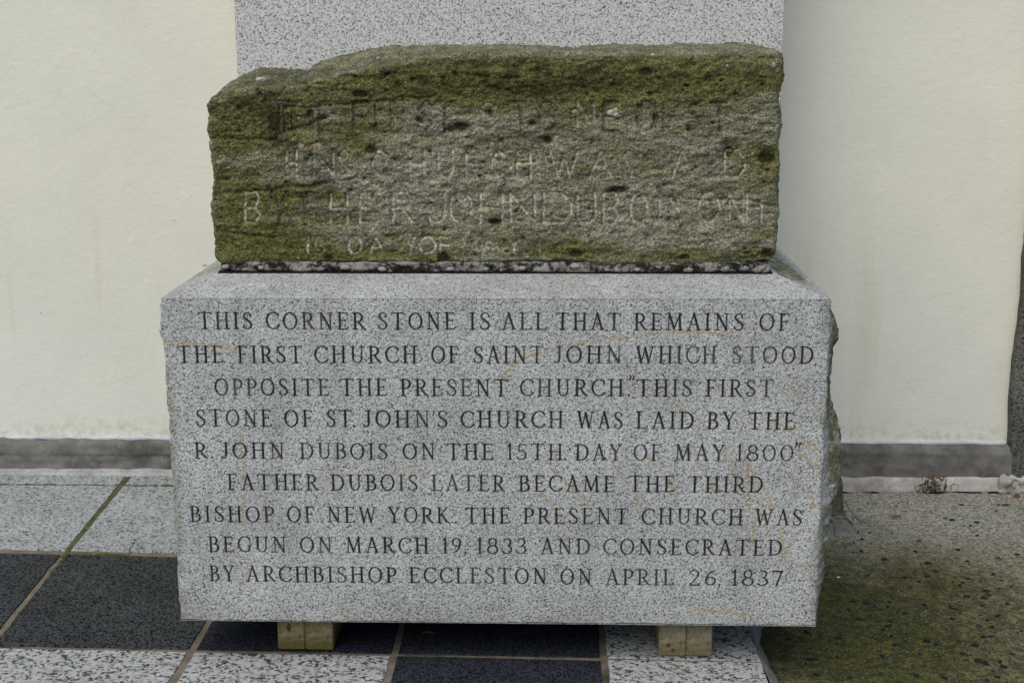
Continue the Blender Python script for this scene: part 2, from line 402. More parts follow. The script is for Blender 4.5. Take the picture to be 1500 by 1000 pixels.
for r in range(6):
    for c in range(9):
        if r <= 1: m = M_slabfine
        elif r == 2: m = (M_slabblack if c >= 6 else M_slabdark) if c < 8 else M_slabcoarse  # leftmost black slab is dark granite, blackened to paint the shadow under the block
        elif r == 3: m = M_slabblack if c == 7 else M_slabcoarse
        elif r == 4: m = M_slabdark if (c % 2 == 0) else M_slabcoarse
        else: m = M_slabcoarse
        slab(r, c, m)
# moss in the back joints: low cushions following the joint line
def joint_moss(x0, y0, x1, y1, w, h, seed):
    n = max(8, int(math.hypot(x1-x0, y1-y0)/.006)); m = 7
    t = np.linspace(0, 1, n)[:, None]; s = np.linspace(-1, 1, m)[None, :]
    dx, dy = x1-x0, y1-y0; L = math.hypot(dx, dy); nx, ny = -dy/L, dx/L
    px = x0+dx*t+nx*s*w/2; py = y0+dy*t+ny*s*w/2; px, py = np.broadcast_arrays(px, py)
    N = fbm(np.stack([px*60, py*60, px*0], -1), 4, seed)
    z = -.0036+(h+.0036)*np.clip((1-s**4)*(1+.0*t), 0, 1)*np.clip(.55+.75*N, 0, 1.15)
    V = np.stack([px, py, np.broadcast_to(z, px.shape)], -1).reshape(-1, 3)
    return V, grid_quads(n, m)
segs = [(-1.60, 1.221, -.70, 1.219, .014, .0025, 1), (-1.222, 1.33, -1.190, .62, .019, -.0004, 2),
        (-1.195, .642, -1.02, .634, .030, .002, 3), (-1.190, .66, -1.179, .45, .012, -.0012, 4), (-1.62, .658, -1.19, .642, .012, -.003, 5)]
Vs, Qs, off = [], [], 0
for sg in segs:
    V, Q = joint_moss(*sg); Vs.append(V); Qs.append(Q+off); off += len(V)
tag(link('joint_moss', np_mesh('joint_moss', np.vstack(Vs), np.vstack(Qs), smooth=True), M_jointmoss, pave), kind='stuff')

# --- concrete paving right of the flags
nx_, ny_ = 330, 420
X_, Y_ = np.meshgrid(np.linspace(.575, 3.6, nx_), np.linspace(-2.4, 1.46, ny_), indexing='ij')
P2 = np.stack([X_, Y_, X_*0], -1)
Z_ = ZC+.004*fbm(P2*2.2, 3, 5)+.0016*fbm(P2*28, 3, 9)
conc = link('concrete_paving', np_mesh('concrete_paving', np.stack([X_, Y_, Z_], -1).reshape(-1, 3), grid_quads(nx_, ny_), smooth=True), M_conc)
tag(conc, kind='structure')
# mortar fillet between flags and concrete, ragged
n, m = 300, 14
t = np.linspace(-1.7, 1.36, n); s = np.linspace(0, 1, m)
T_, S_ = np.meshgrid(t, s, indexing='ij'); e = fbm(np.stack([T_*9, T_*0, T_*0], -1), 4, 31)
wdt = .040+.013*e+.02*sstep(.02, -.12, T_)*0
N2 = fbm(np.stack([T_*40, S_*3, T_*0+3], -1), 3, 33)
Xf = .588+S_*wdt+.010*sstep(.1, -.15, T_); Zf = -.003+(ZC+.001)*S_**1.5+.0035*N2*np.sin(S_*math.pi)
link('mortar_fillet', np_mesh('mortar_fillet', np.stack([Xf, T_, Zf], -1).reshape(-1, 3), grid_quads(n, m, True), smooth=True), M_fillet, pave)

# pebbles of the aggregate: the larger single, the small ones joined
def pebble_mesh(rx, ry, rz, seed, sub=2):
    bm = bmesh.new(); bmesh.ops.create_icosphere(bm, subdivisions=sub, radius=1)
    for v in bm.verts:
        k = 1+.22*float(vnoise(np.array([[v.co.x*1.3, v.co.y*1.3, v.co.z*1.3]]), seed)[0])
        v.co = Vector((v.co.x*rx*k, v.co.y*ry*k, v.co.z*rz*k))
    for f in bm.faces: f.smooth = True
    return bm
def zc_at(x, y):
    p = np.array([[x, y, 0.]]); return ZC+.004*float(fbm(p*2.2, 3, 5)[0])+.0016*float(fbm(p*28, 3, 9)[0])
big = [(1190, 963, 9, 0), (1325, 847, 8, 0), (1295, 820, 7, 0), (1352, 803, 7, 1), (1270, 884, 9, 0), (1397, 892, 7, 0), (1429, 944, 8, 0),
       (1472, 740, 8, 1), (1356, 757, 5, 1), (1313, 742, 4, 1), (1445, 866, 7, 0), (1434, 967, 7, 0), (1408, 740, 6, 1), (1418, 849, 5, 0),
       (1452, 932, 6, 0), (1372, 943, 6, 0), (1312, 944, 7, 0), (1228, 933, 6, 0), (1463, 818, 5, 1), (1385, 760, 5, 1), (1490, 812, 6, 1), (1345, 792, 6, 1)]
for i, (px, py, r, k) in enumerate(big):
    p = at(px, py, 2, ZC); w = r/560.
    bm = pebble_mesh(w, w*random.uniform(.55, .9), .004, 100+i); me = bpy.data.meshes.new('pebble'); bm.to_mesh(me); bm.free()
    o = link('pebble', me, M_bluepale if (k and i in (3, 8)) else M_bluepeb, conc); o.location = (p[0], p[1], zc_at(p[0], p[1])-.0015); o.rotation_euler.z = random.uniform(-.5, .5)
protos = []
for k in range(8):
    bm = pebble_mesh(1, 1, 1, 40+k, 1); protos.append((np.array([v.co[:] for v in bm.verts]), np.array([[v.index for v in f.verts] for f in bm.faces]))); bm.free()
for nm, cnt, mat in (('aggregate_pebbles', 2300, M_bluepeb), ('pale_grit', 150, M_pink)):
    Vs, Qs, off = [], [], 0
    for _ in range(cnt):
        x = random.uniform(.66, 2.6); y = random.uniform(-.7, 1.33)
        if random.random() < (.75*float(sstep(.25, 1.0, y)) if mat is M_bluepeb else .3): continue
        V, F = protos[random.randrange(8)]; a = random.uniform(0, 6.28)
        r = (.0028+.0085*random.random()**2.2) if mat is M_bluepeb else (.0007+.0017*random.random()**2)
        sc = np.array([r, r*random.uniform(.45, .9), r*.5]); Vv = V*sc
        R_ = np.array([[math.cos(a), math.sin(a), 0], [-math.sin(a), math.cos(a), 0], [0, 0, 1]])
        Vs.append(Vv@R_+np.array([x, y, zc_at(x, y)])); Qs.append(F+off); off += len(V)
    tag(link(nm, np_mesh(nm, np.vstack(Vs), np.vstack(Qs), smooth=True), mat, conc), kind='stuff')

# --- the wall: two stuccoed bays with cement skirting
def strip(name, prof, x0, x1, mat, parent, seed, amp=.002, step=.006, topamp=0, y0=YW):
    """a run of plaster along x with its section given as (depth from wall, z)"""
    prof = np.array(prof, float); seg = []
    for a, b in zip(prof[:-1], prof[1:]):
        k = max(2, int(np.linalg.norm(b-a)/.006)); seg += [a+(b-a)*i/k for i in range(k)]
    seg.append(prof[-1]); pr = np.array(seg); n = int((x1-x0)/step)
    X = np.linspace(x0, x1, n)[:, None]; Yp = np.broadcast_to(y0-pr[:, 0], (n, len(pr))).copy(); Zp = np.broadcast_to(pr[:, 1], (n, len(pr))).copy()
    X = np.broadcast_to(X, Yp.shape); N = fbm(np.stack([X*22, Yp*60, Zp*60], -1), 4, seed)
    fr = (pr[:, 0] > .001)[None, :]
    Yp = Yp-amp*N*fr; Zp = Zp+amp*.6*fbm(np.stack([X*30, Yp*50, Zp*50+9], -1), 3, seed+1)*fr
    if topamp: Zp += topamp*fbm(np.stack([X*14, X*0, X*0], -1), 5, seed+2)*fr
    return link(name, np_mesh(name, np.stack([X, Yp, Zp], -1).reshape(-1, 3), grid_quads(n, len(pr)), smooth=True), mat, parent)
zl = [at(100, v, 1, 1.33)[2] for v in (645, 685)]; zr = [at(1360, v, 1, 1.33)[2] for v in (652, 663, 699)]
for side, (x0, x1) in enumerate(((-6.5, -.75), (.74, 1.60))):
    w = empty('stucco_wall', ((x0+x1)/2, YW, 0)); off = Vector(w.location)
    body = box_obj('wall_render', (x0, YW, -.08), (x1, YW+.35, 3.2), M_stucco, w)
    kids = [body]
    if side == 0:
        tag(w, 'plain cream stucco wall to the left of the stones, above the granite flags', 'wall')
        kids.append(strip('skirting', [(0, .108), (.014, .106), (.030, .094), (.036, .065), (.034, .058), (.037, .046), (.040, .0)], x0, x1, M_skirt, w, 3, .003, topamp=.0035))
        kids.append(strip('paint_line', [(0, .115), (.006, .114), (.010, .111), (.010, .102), (.0, .099)], x0, x1, M_bluewash, w, 5, .0015, topamp=.003))
        kids.append(strip('mortar_strip', [(.030, .019), (.042, .017), (.047, .008), (.058, -.004)], x0, x1, M_palegrey, w, 8, .0018, topamp=.0015))
    else:
        tag(w, 'cream stucco wall bay to the right of the stones, above the concrete paving', 'wall')
        kids.append(strip('skirting', [(0, .106), (.012, .105), (.024, .100), (.036, .083), (.036, .050), (.038, .0), (.038, -.03)], x0, x1-.05, M_skirt, w, 13, .002, topamp=.0022))
        kids.append(strip('paint_line', [(0, .115), (.006, .114), (.010, .111), (.010, .101), (.0, .098)], x0, x1-.065, M_bluewash, w, 15, .001, topamp=.002))
        kids.append(strip('mortar_strip', [(.030, .007), (.042, .005), (.048, -.010), (.050, -.036), (.049, -.050)], x0, x1, M_whitewash, w, 18, .0022, topamp=.002))
    for k in kids: k.location = -off
# near-black strip painting crevice shade where the right mortar meets the concrete
strip('wall_base_shade', [(.030, -.030), (.054, ZC+.002), (.060, ZC+.004), (.062, ZC-.01)], .9, 1.55, M_seam_shade, conc, 28, .002, topamp=.0028)

# --- granite piers
pier = empty('granite_pier', (0, 1.10, ZC)); tag(pier, 'broad pale granite pier standing against the wall behind the mossy stone', 'pier')
sh = box_obj('shaft', (-.762, 1.075, .18), (.752, 1.60, 3.2), M_pier, pier, .004)
def pier_base_warp(P, N):
    # weathered shoulder: the top slopes back up to the shaft
    ax = np.abs(P[:, 0]); w = sstep(.80, 1.0, ax)
    P = P.copy(); P[:, 2] -= w*.085*np.clip((P[:, 2]+.05)/.28, 0, 1)
    P[:, 0] *= 1-.055*np.clip((P[:, 2]+.02)/.25, 0, 1)*w
    return P
bs = rough_box('rough_base', (-.995, 1.0, -.06), (.985, 1.50, .255), .012, .035, .010, 11, M_roughdark, pier, 21, warp=pier_base_warp,
               maskf=lambda P, N: np.stack([P[:, 0]*0, P[:, 0]*0, .35+.3*fbm(P*5, 2, 3)], 1))
for k in (sh, bs): k.location = (0, -1.10, -ZC)
rp = empty('granite_pier', (1.75, 1.3, ZC)); tag(rp, 'dark rough granite pier at the far right end of the wall', 'pier')
def rp_warp(P, N):
    P = P.copy(); m = P[:, 0] < 1.7
    P[m, 0] += .003*fbm(np.stack([P[m, 2]*9, P[m, 1]*3, P[m, 1]*0], -1), 3, 4)+.012*sstep(.30, .62, P[m, 2])+.010*sstep(.25, .12, P[m, 2])
    return P
k1 = rough_box('shaft', (1.534, 1.325, -.06), (2.10, 1.75, 3.2), (.02, .012, .014), .012, .003, 14, M_roughdark, rp, 5, warp=rp_warp,
               maskf=lambda P, N: np.stack([P[:, 0]*0, P[:, 0]*0, P[:, 0]*0+.15], 1))
k1.location = (-1.75, -1.3, -ZC)
k2 = rough_box('mortar_patch', (1.512, 1.308, -.05), (1.62, 1.345, .012), .004, .014, .014, 30, M_whitewash, rp, 9); k2.location = (-1.75, -1.3, -ZC)

# ================================================================== INSCRIBED GRANITE BLOCK
ZT, ZB, ZI = .82556, .09975, .854                 # top arris, underside, inner top
BX = .7; BD = .86
# ---- letter forms, drawn as strokes. cap height = 1
TH, TN, SR = .138, .080, .074                     # thick, thin, serif
def arc(cx, cy, rx, ry, a0, a1, n=12, w0=TN, w1=TH):
    out = []
    for i in range(n+1):
        a = math.radians(a0+(a1-a0)*i/n); k = abs(math.cos(a))
        out.append((cx+rx*math.cos(a), cy+ry*math.sin(a), w0+(w1-w0)*k**1.3))
    return out
def ln(x0, y0, x1, y1, w): return [(x0, y0, w), (x1, y1, w)]
def stem(x, w=TH, y0=0.03, y1=.97, s0=True, s1=True, sl=.10):
    o = [ln(x, y0, x, y1, w)]
    if s0: o.append([(x-w/2-sl*.75, .03, SR*.75), (x, .035, SR*1.25), (x+w/2+sl*.75, .03, SR*.75)])
    if s1: o.append([(x-w/2-sl*.75, .97, SR*.75), (x, .965, SR*1.25), (x+w/2+sl*.75, .97, SR*.75)])
    return o
G = {}
G['I'] = (.30, stem(.15))
G['T'] = (.74, stem(.37, s1=False)+[ln(.03, .965, .71, .965, TN), ln(.03, .965, .0, .86, TN*.9), ln(.71, .965, .74, .86, TN*.9)])
G['H'] = (.78, stem(.14)+stem(.64)+[ln(.14, .53, .64, .53, TN)])
G['L'] = (.60, stem(.14)+[ln(.14, .035, .55, .035, TN), ln(.55, .035, .60, .17, TN)])
G['E'] = (.60, stem(.14)+[ln(.14, .035, .54, .035, TN), ln(.54, .035, .59, .16, TN), ln(.14, .965, .52, .965, TN), ln(.52, .965, .54, .86, TN), ln(.14, .53, .44, .53, TN), ln(.44, .60, .44, .46, TN*.8)])
G['F'] = (.56, stem(.14)+[ln(.14, .965, .50, .965, TN), ln(.50, .965, .53, .85, TN), ln(.14, .52, .42, .52, TN), ln(.42, .59, .42, .45, TN*.8)])
G['O'] = (.80, [arc(.40, .5, .345, .475, 0, 360, 26, TN, TH*.95)])
G['C'] = (.70, [arc(.42, .5, .37, .475, 42, 322, 20, TN, TH*.95), ln(.69, .90, .68, .72, TN*.9)])
G['G'] = (.76, [arc(.42, .5, .37, .475, 42, 310, 20, TN, TH*.95), ln(.69, .90, .68, .72, TN*.9), ln(.66, .42, .66, .10, TH*.85), ln(.55, .43, .77, .43, SR)])
G['D'] = (.76, stem(.14)+[ln(.14, .965, .34, .965, TN), ln(.14, .035, .34, .035, TN), arc(.32, .5, .385, .465, -90, 90, 14)])
G['P'] = (.58, stem(.14)+[ln(.14, .965, .30, .965, TN), ln(.14, .45, .30, .45, TN), arc(.28, .708, .25, .257, -90, 90, 12)])
G['R'] = (.68, stem(.14)+[ln(.14, .965, .30, .965, TN), ln(.14, .47, .30, .47, TN), arc(.28, .718, .245, .247, -90, 90, 12), [(.32, .47, TH*.8), (.56, .10, TH), (.68, .03, TN)]])
G['B'] = (.62, stem(.14)+[ln(.14, .965, .30, .965, TN), ln(.14, .53, .32, .53, TN), ln(.14, .035, .32, .035, TN), arc(.28, .748, .21, .217, -90, 90, 12), arc(.30, .283, .26, .248, -90, 90, 12)])
G['U'] = (.76, [ln(.15, .36, .15, .97, TH), arc(.385, .34, .235, .305, 180, 360, 14, TN, TH*.8), ln(.62, .34, .62, .97, TN*1.15), ln(.02, .97, .27, .97, SR), ln(.51, .97, .74, .97, SR)])
G['J'] = (.42, [ln(.30, .26, .30, .97, TH), [(.30, .26, TH*.95), (.27, .10, TN*1.3), (.17, .03, TN), (.06, .06, TN*1.3), (.05, .12, TN*1.5)], ln(.17, .97, .43, .97, SR)])
G['A'] = (.74, [ln(.11, .04, .37, .98, TN*1.05), ln(.37, .98, .64, .04, TH), ln(.21, .36, .53, .36, TN*.9), ln(.01, .03, .22, .03, SR), ln(.53, .03, .74, .03, SR)])
G['M'] = (.90, [ln(.12, .03, .16, .97, TN), ln(.16, .97, .44, .08, TH), ln(.44, .08, .73, .97, TN), ln(.73, .97, .77, .03, TH), ln(.02, .03, .23, .03, SR), ln(.66, .03, .88, .03, SR), ln(.04, .97, .2, .97, SR), ln(.70, .97, .85, .97, SR)])
G['N'] = (.80, [ln(.15, .03, .15, .97, TN*1.05), ln(.15, .97, .65, .03, TH), ln(.65, .03, .65, .97, TN*1.05), ln(.03, .03, .27, .03, SR), ln(.0, .97, .17, .97, SR), ln(.53, .97, .77, .97, SR)])
G['W'] = (1.08, [ln(.12, .97, .32, .04, TH), ln(.32, .04, .54, .90, TN), ln(.54, .90, .75, .04, TH), ln(.75, .04, .96, .97, TN), ln(.0, .97, .24, .97, SR), ln(.85, .97, 1.07, .97, SR)])
G['Y'] = (.72, [ln(.09, .97, .36, .47, TH), ln(.36, .47, .62, .97, TN), ln(.36, .47, .36, .03, TH), ln(.0, .97, .2, .97, SR), ln(.52, .97, .72, .97, SR), ln(.23, .03, .49, .03, SR)])
G['K'] = (.72, stem(.14)+[ln(.17, .48, .58, .95, TN), [(.28, .58, TH*.8), (.58, .10, TH), (.72, .03, TN)], ln(.48, .97, .68, .97, SR)])
G['S'] = (.54, [[(.47, .76, TN*1.2), (.46, .86, TN), (.38, .95, TN), (.26, .97, TN), (.13, .91, TN*1.3), (.08, .78, TH*.8), (.12, .65, TH*.9), (.27, .53, TH), (.42, .41, TH), (.49, .26, TH*.85), (.45, .12, TN*1.3), (.32, .035, TN), (.19, .035, TN), (.08, .10, TN), (.05, .24, TN*1.2)], ln(.47, .90, .47, .74, TN*.8), ln(.05, .08, .05, .26, TN*.8)])
G['1'] = (.36, [ln(.20, .03, .20, .99, TH*.9), ln(.20, .98, .06, .84, TN), ln(.08, .03, .32, .03, SR)])
G['0'] = (.72, [arc(.36, .5, .305, .475, 0, 360, 26, TN*.9, TN*1.35)])
G['8'] = (.62, [arc(.31, .745, .205, .225, 0, 360, 20, TN*.9, TN*1.4), arc(.31, .275, .265, .245, 0, 360, 22, TN*.9, TN*1.5)])
G['3'] = (.54, [[(.07, .86, TN), (.20, .96, TN)]+[q for q in arc(.24, .745, .21, .222, 80, -85, 12, TN, TH*.8)], arc(.23, .28, .265, .25, 82, -150, 14, TN, TH*.85)])
G['5'] = (.54, [ln(.14, .95, .48, .955, TN*1.2), ln(.14, .95, .10, .53, TN), [(.10, .53, TN), (.22, .60, TN)]+arc(.23, .315, .255, .285, 80, -150, 14, TN, TH*.8)])
G['7'] = (.56, [ln(.03, .95, .52, .95, TN*1.3), ln(.03, .97, .03, .84, TN), ln(.52, .95, .22, .03, TH*.8)])
G['2'] = (.58, [arc(.27, .72, .22, .25, 165, -35, 14, TN, TH*.8)+[(.06, .06, TN*1.1)], ln(.06, .05, .52, .05, TN*1.4), ln(.52, .05, .56, .19, TN)])
G['6'] = (.60, [[(.50, .93, TN), (.34, .88, TN*1.1), (.17, .70, TN*1.4), (.075, .42, TH*.8), (.065, .28, TH*.7)], arc(.30, .285, .235, .255, 0, 360, 20, TN*.9, TN*1.5)])
G['9'] = (.60, [[(.10, .07, TN), (.27, .12, TN*1.1), (.43, .30, TN*1.4), (.53, .58, TH*.8), (.535, .72, TH*.7)], arc(.30, .715, .235, .255, 0, 360, 20, TN*.9, TN*1.5)])
G['.'] = (.14, [ln(.07, .06, .071, .061, .15)])
G[','] = (.14, [ln(.08, .06, .081, .061, .14), ln(.09, .05, .03, -.14, TN)])
G["'"] = (.14, [ln(.08, .94, .081, .941, .13), ln(.09, .93, .04, .74, TN)])
G['`'] = (.34, [ln(.06, 1.0, .061, 1.0, .15), ln(.05, 1.0, .10, 1.20, TN*1.1), ln(.24, 1.0, .241, 1.0, .15), ln(.23, 1.0, .28, 1.20, TN*1.1)])
G['"'] = (.34, [ln(.08, 1.10, .081, 1.10, .16), ln(.09, 1.08, .02, .86, TN*1.1), ln(.28, 1.10, .281, 1.10, .16), ln(.29, 1.08, .22, .86, TN*1.1)])
LINES = [ # baseline left (x=250) and right (x=1200), cap height px, words (text, x0, x1)
 (482.2, 484.6, 25.3, [('THIS', 291, 370), ('CORNER', 390, 535), ('STONE', 554, 667), ('IS', 688, 718), ('ALL', 735, 801), ('THAT', 815, 909), ('REMAINS', 929, 1089), ('OF', 1112, 1156)]),
 (531.6, 533.0, 25.3, [('THE', 261, 327), ('FIRST', 349, 443), ('CHURCH', 461, 611), ('OF', 632, 672), ('SAINT', 694, 796), ('JOHN', 811, 911), ('WHICH', 931, 1049), ('STOOD', 1072, 1191)]),
 (579.3, 581.4, 25.0, [('OPPOSITE', 315, 482), ('THE', 499, 567), ('PRESENT', 587, 744), ('CHURCH', 762, 913), ('.', 919, 925), ('`', 921, 934), ('THIS', 933, 1013), ('FIRST', 1034, 1132)]),
 (624.2, 629.5, 25.0, [('STONE', 288, 398), ('OF', 417, 458), ('ST', 479, 515), ('.', 517, 523), ('JOHN', 532, 630), ("'", 634, 641), ('S', 641, 656), ('CHURCH', 675, 825), ('WAS', 845, 912), ('LAID', 932, 1016), ('BY', 1036, 1077), ('THE', 1096, 1164)]),
 (671.4, 675.8, 23.8, [('R', 286, 305), ('.', 309, 315), ('JOHN', 324, 417), ('DUBOIS', 440, 568), ('ON', 590, 638), ('THE', 655, 722), ('15TH', 742, 824), ('.', 826, 832), ('DAY', 843, 911), ('OF', 928, 968), ('MAY', 989, 1062), ('1800', 1078, 1162), ('"', 1164, 1177)]),
 (717.2, 722.0, 23.6, [('FATHER', 334, 466), ('DUBOIS', 485, 612), ('LATER', 633, 739), ('BECAME', 760, 900), ('THE', 921, 988), ('THIRD', 1008, 1117)]),
 (764.0, 769.6, 23.4, [('BISHOP', 279, 402), ('OF', 421, 461), ('NEW', 480, 552), ('YORK', 569, 658), ('.', 666, 672), ('THE', 682, 747), ('PRESENT', 767, 920), ('CHURCH', 940, 1088), ('WAS', 1106, 1174)]),
 (808.0, 814.2, 23.2, [('BEGUN', 306, 420), ('ON', 440, 487), ('MARCH', 507, 628), ('19', 648, 676), (',', 680, 686), ('1833', 698, 771), ('AND', 792, 864), ('CONSECRATED', 884, 1145)]),
 (850.6, 859.0, 23.2, [('BY', 308, 344), ('ARCHBISHOP', 361, 581), ('ECCLESTON', 600, 801), ('ON', 821, 867), ('APRIL', 887, 987), ('26', 1009, 1049), (',', 1052, 1058), ('1837', 1071, 1146)]),
]
STEP = .00128
nX, nZ = int(1.42/STEP), int((ZT-ZB)/STEP)
def edgeL(z):
    zz = [at(250, v, 1, 0)[2] for v in (440, 447, 470, 484, 492, 500, 560, 600, 606, 640, 700, 820, 908)]
    oo = [0, -.003, -.004, -.0075, -.005, .0, .0, -.001, .002, .001, .001, .0, .0]
    return -BX+np.interp(-z, -np.array(zz), oo)
zs = np.linspace(ZB, ZT, nZ); us = np.linspace(0, 1, nX)
xL = edgeL(zs)+.0012*fbm(np.stack([zs*60, zs*0, zs*0], -1), 4, 71); xR = np.full(nZ, BX)+.0012*fbm(np.stack([zs*60, zs*0+5, zs*0], -1), 4, 72)
FX = xL[None, :]+(xR-xL)[None, :]*us[:, None]; FZ = np.broadcast_to(zs[None, :], FX.shape).copy()
DEP = np.zeros(FX.shape); LID = np.zeros(FX.shape, dtype=np.int16); LETTERS = []; STN = np.zeros(FX.shape)
def carve(arr, x0, z0, x1, z1, r, soft=0, lid=None, mode='v', PX=None, PZ=None, ux=None, uz=None):
    pad = r+soft+.002
    i0 = np.searchsorted(ux, min(x0, x1)-pad-.012); i1 = np.searchsorted(ux, max(x0, x1)+pad+.012)
    j0 = np.searchsorted(uz, min(z0, z1)-pad); j1 = np.searchsorted(uz, max(z0, z1)+pad)
    if i1 <= i0 or j1 <= j0: return
    X = PX[i0:i1, j0:j1]; Z = PZ[i0:i1, j0:j1]; dx, dz = x1-x0, z1-z0; LL = dx*dx+dz*dz+1e-12
    t_ = np.clip(((X-x0)*dx+(Z-z0)*dz)/LL, 0, 1); d = np.hypot(X-x0-t_*dx, Z-z0-t_*dz)
    v = np.maximum(0, r-d) if mode == 'v' else np.clip(1-(d/r), 0, 1)
    sub = arr[i0:i1, j0:j1]; np.maximum(sub, v, out=sub)
    if lid is not None: LIDs = LID[i0:i1, j0:j1]; LIDs[(v > STEP*.35)] = lid
uxF = -BX+us*2*BX
def put_word(txt, p0, p1, cap, lid):
    gap = .235
    nat = sum(G[c][0] for c in txt)+gap*(len(txt)-1); L = p1[0]-p0[0]
    sx = L/nat if len(txt) > 1 else min(L, cap*1.05*nat)/nat
    x = p0[0]; dz = (p1[2]-p0[2])/max(L, 1e-6)
    for c in txt:
        LETTERS.append((lid, c)); gid = len(LETTERS)
        w, strokes = G[c]; jit = random.uniform(-.0004, .0004)
        for st in strokes:
            for a, b in zip(st[:-1], st[1:]):
                xa = x+a[0]*sx; xb = x+b[0]*sx
                za = p0[2]+a[1]*cap+dz*(xa-p0[0])+jit; zb = p0[2]+b[1]*cap+dz*(xb-p0[0])+jit
                carve(DEP, xa, za, xb, zb, (a[2]+b[2])*.25*cap*1.02+.0002, lid=gid, PX=FX, PZ=FZ, ux=uxF, uz=zs)
        x += (w+gap)*sx
for li, (bl, br, cap, words) in enumerate(LINES):
    capm = at(725, (bl+br)/2-cap, 1, 0)[2]-at(725, (bl+br)/2, 1, 0)[2]
    for txt, x0, x1 in words:
        f = lambda x: bl+(br-bl)*(x-250)/950
        put_word(txt, at(x0, f(x0), 1, 0), at(x1, f(x1), 1, 0), capm, li+1)
STAINS = [([(237, 500), (285, 505), (330, 507), (346, 514)], 7), ([(741, 533), (790, 518), (841, 503), (935, 491), (1000, 486), (1075, 490)], 5),
 ([(1092, 676), (1111, 704), (1128, 732), (1137, 757), (1145, 785), (1145, 808)], 5), ([(1085, 682), (1103, 710), (1114, 735), (1123, 763), (1124, 788)], 5),
 ([(1064, 657), (1083, 707), (1095, 738), (1104, 774), (1106, 808)], 4.5), ([(1019, 676), (1044, 713), (1058, 738)], 4.5), ([(1173, 777), (1153, 805), (1139, 833)], 4.5),
 ([(1165, 826), (1184, 829)], 6), ([(800, 676), (818, 694), (840, 718), (860, 736), (868, 748)], 5), ([(790, 720), (814, 742), (828, 760), (846, 778)], 4.5),
 ([(890, 668), (920, 704), (932, 726), (940, 742)], 4.5), ([(950, 668), (970, 690), (990, 722)], 6), ([(1012, 897), (1040, 894), (1075, 896), (1103, 902)], 8),
 ([(725, 903), (735, 904)], 6), ([(783, 904), (802, 905)], 6), ([(866, 905), (880, 906)], 4), ([(247, 592), (256, 606), (262, 612)], 6), ([(250, 650), (262, 668)], 5),
 ([(1166, 660), (1205, 690)], 5), ([(1176, 650), (1208, 672)], 4), ([(1188, 745), (1203, 735), (1206, 790), (1204, 850), (1198, 905)], 5), ([(1150, 560), (1185, 590), (1206, 602)], 4.5),
 ([(1100, 610), (1150, 625), (1200, 660)], 4), ([(1150, 690), (1180, 720), (1200, 745)], 4), ([(342, 660), (352, 640), (356, 680), (360, 720), (355, 770)], 4), ([(480, 898), (540, 896)], 4),
 ([(735, 560), (741, 545), (760, 530)], 5), ([(470, 718), (475, 700), (640, 690)], 2.5), ([(580, 690), (600, 680), (612, 700)], 3), ([(930, 560), (1000, 600), (1060, 640)], 3), ([(385, 752), (400, 745)], 8), ([(366, 834), (362, 850)], 7)]
for pts, wd in STAINS:
    P = [at(a, b, 1, 0) for a, b in pts]
    PP = [P[0]]
    for a, b in zip(P[:-1], P[1:]):
        k_ = max(1, int(np.linalg.norm(b-a)/.012))
        PP += [a+(b-a)*i_/k_+rng.normal(0, .0011, 3) for i_ in range(1, k_+1)]
    for a, b in zip(PP[:-1], PP[1:]):
        carve(STN, a[0], a[2], b[0], b[2], wd/680*random.uniform(.45, .85), mode='s', PX=FX, PZ=FZ, ux=uxF, uz=zs)
# worn arrises
dE = np.minimum(np.minimum(FX-xL[None, :], xR[None, :]-FX), FZ-ZB)
rr = .004+.0025*fbm(np.stack([FX*25, FZ*25, FX*0], -1), 3, 77)
wear = np.clip(rr-dE, 0, .01)**2/.006
FY = DEP*.95+wear+.00045*vnoise(np.stack([FX*260, FZ*260, FX*0], -1), 5)
grime = np.clip(DEP/.00075, 0, 1)
moss_f = np.clip(.55*sstep(.03, 0, np.minimum(FX-xL[None, :], xR[None, :]-FX))*(fbm(np.stack([FX*5, FZ*5, FX*0], -1), 2, 8) > .1), 0, 1)
Vf = np.stack([FX, FY, FZ], -1).reshape(-1, 3)
Mf = np.stack([grime, np.clip(STN*1.6, 0, 1), moss_f], -1).reshape(-1, 3)
Qf = grid_quads(nX, nZ)
lidv = LID.reshape(-1); fl = lidv[Qf].max(axis=1)
block = empty('inscribed_block', (0, BD/2, ZB))
tag(block, 'large pale grey granite block with nine lines of carved lettering, resting on timber spacers', 'stone block')
BOFF = (0, -BD/2, -ZB)
def submesh(sel, name):
    q = Qf[sel]; u, inv = np.unique(q, return_inverse=True)
    return np_mesh(name, Vf[u], inv.reshape(q.shape), Mf[u])
face = link('inscribed_face', submesh(fl == 0, 'inscribed_face'), M_block, block); face.location = BOFF
for k, (_, _, _, words) in enumerate(LINES):
    s_ = ' '.join(w[0] for w in words).replace(' .', '.').replace(' ,', ',').replace('` ', '"').replace(' "', '"').replace(" ' S", "'S")
    first = min(g for g, (l, c) in enumerate(LETTERS) if l == k+1)+1; last = max(g for g, (l, c) in enumerate(LETTERS) if l == k+1)+1
    cz = Vf[Qf[(fl == first)][:, 0]].mean(axis=0)
    root = empty('carved_text_line', (BOFF[0], BOFF[1]+.0, cz[2]-ZB)); root.parent = block
    root['label'] = 'carved line reading ' + s_
    for g in range(first, last+1):
        if not (fl == g).any(): continue
        o = link('carved_letter' if LETTERS[g-1][1].isalnum() else 'carved_mark', submesh(fl == g, 'carved_letter'), M_block, root)
        o.location = Vector(BOFF)-Vector(root.location)
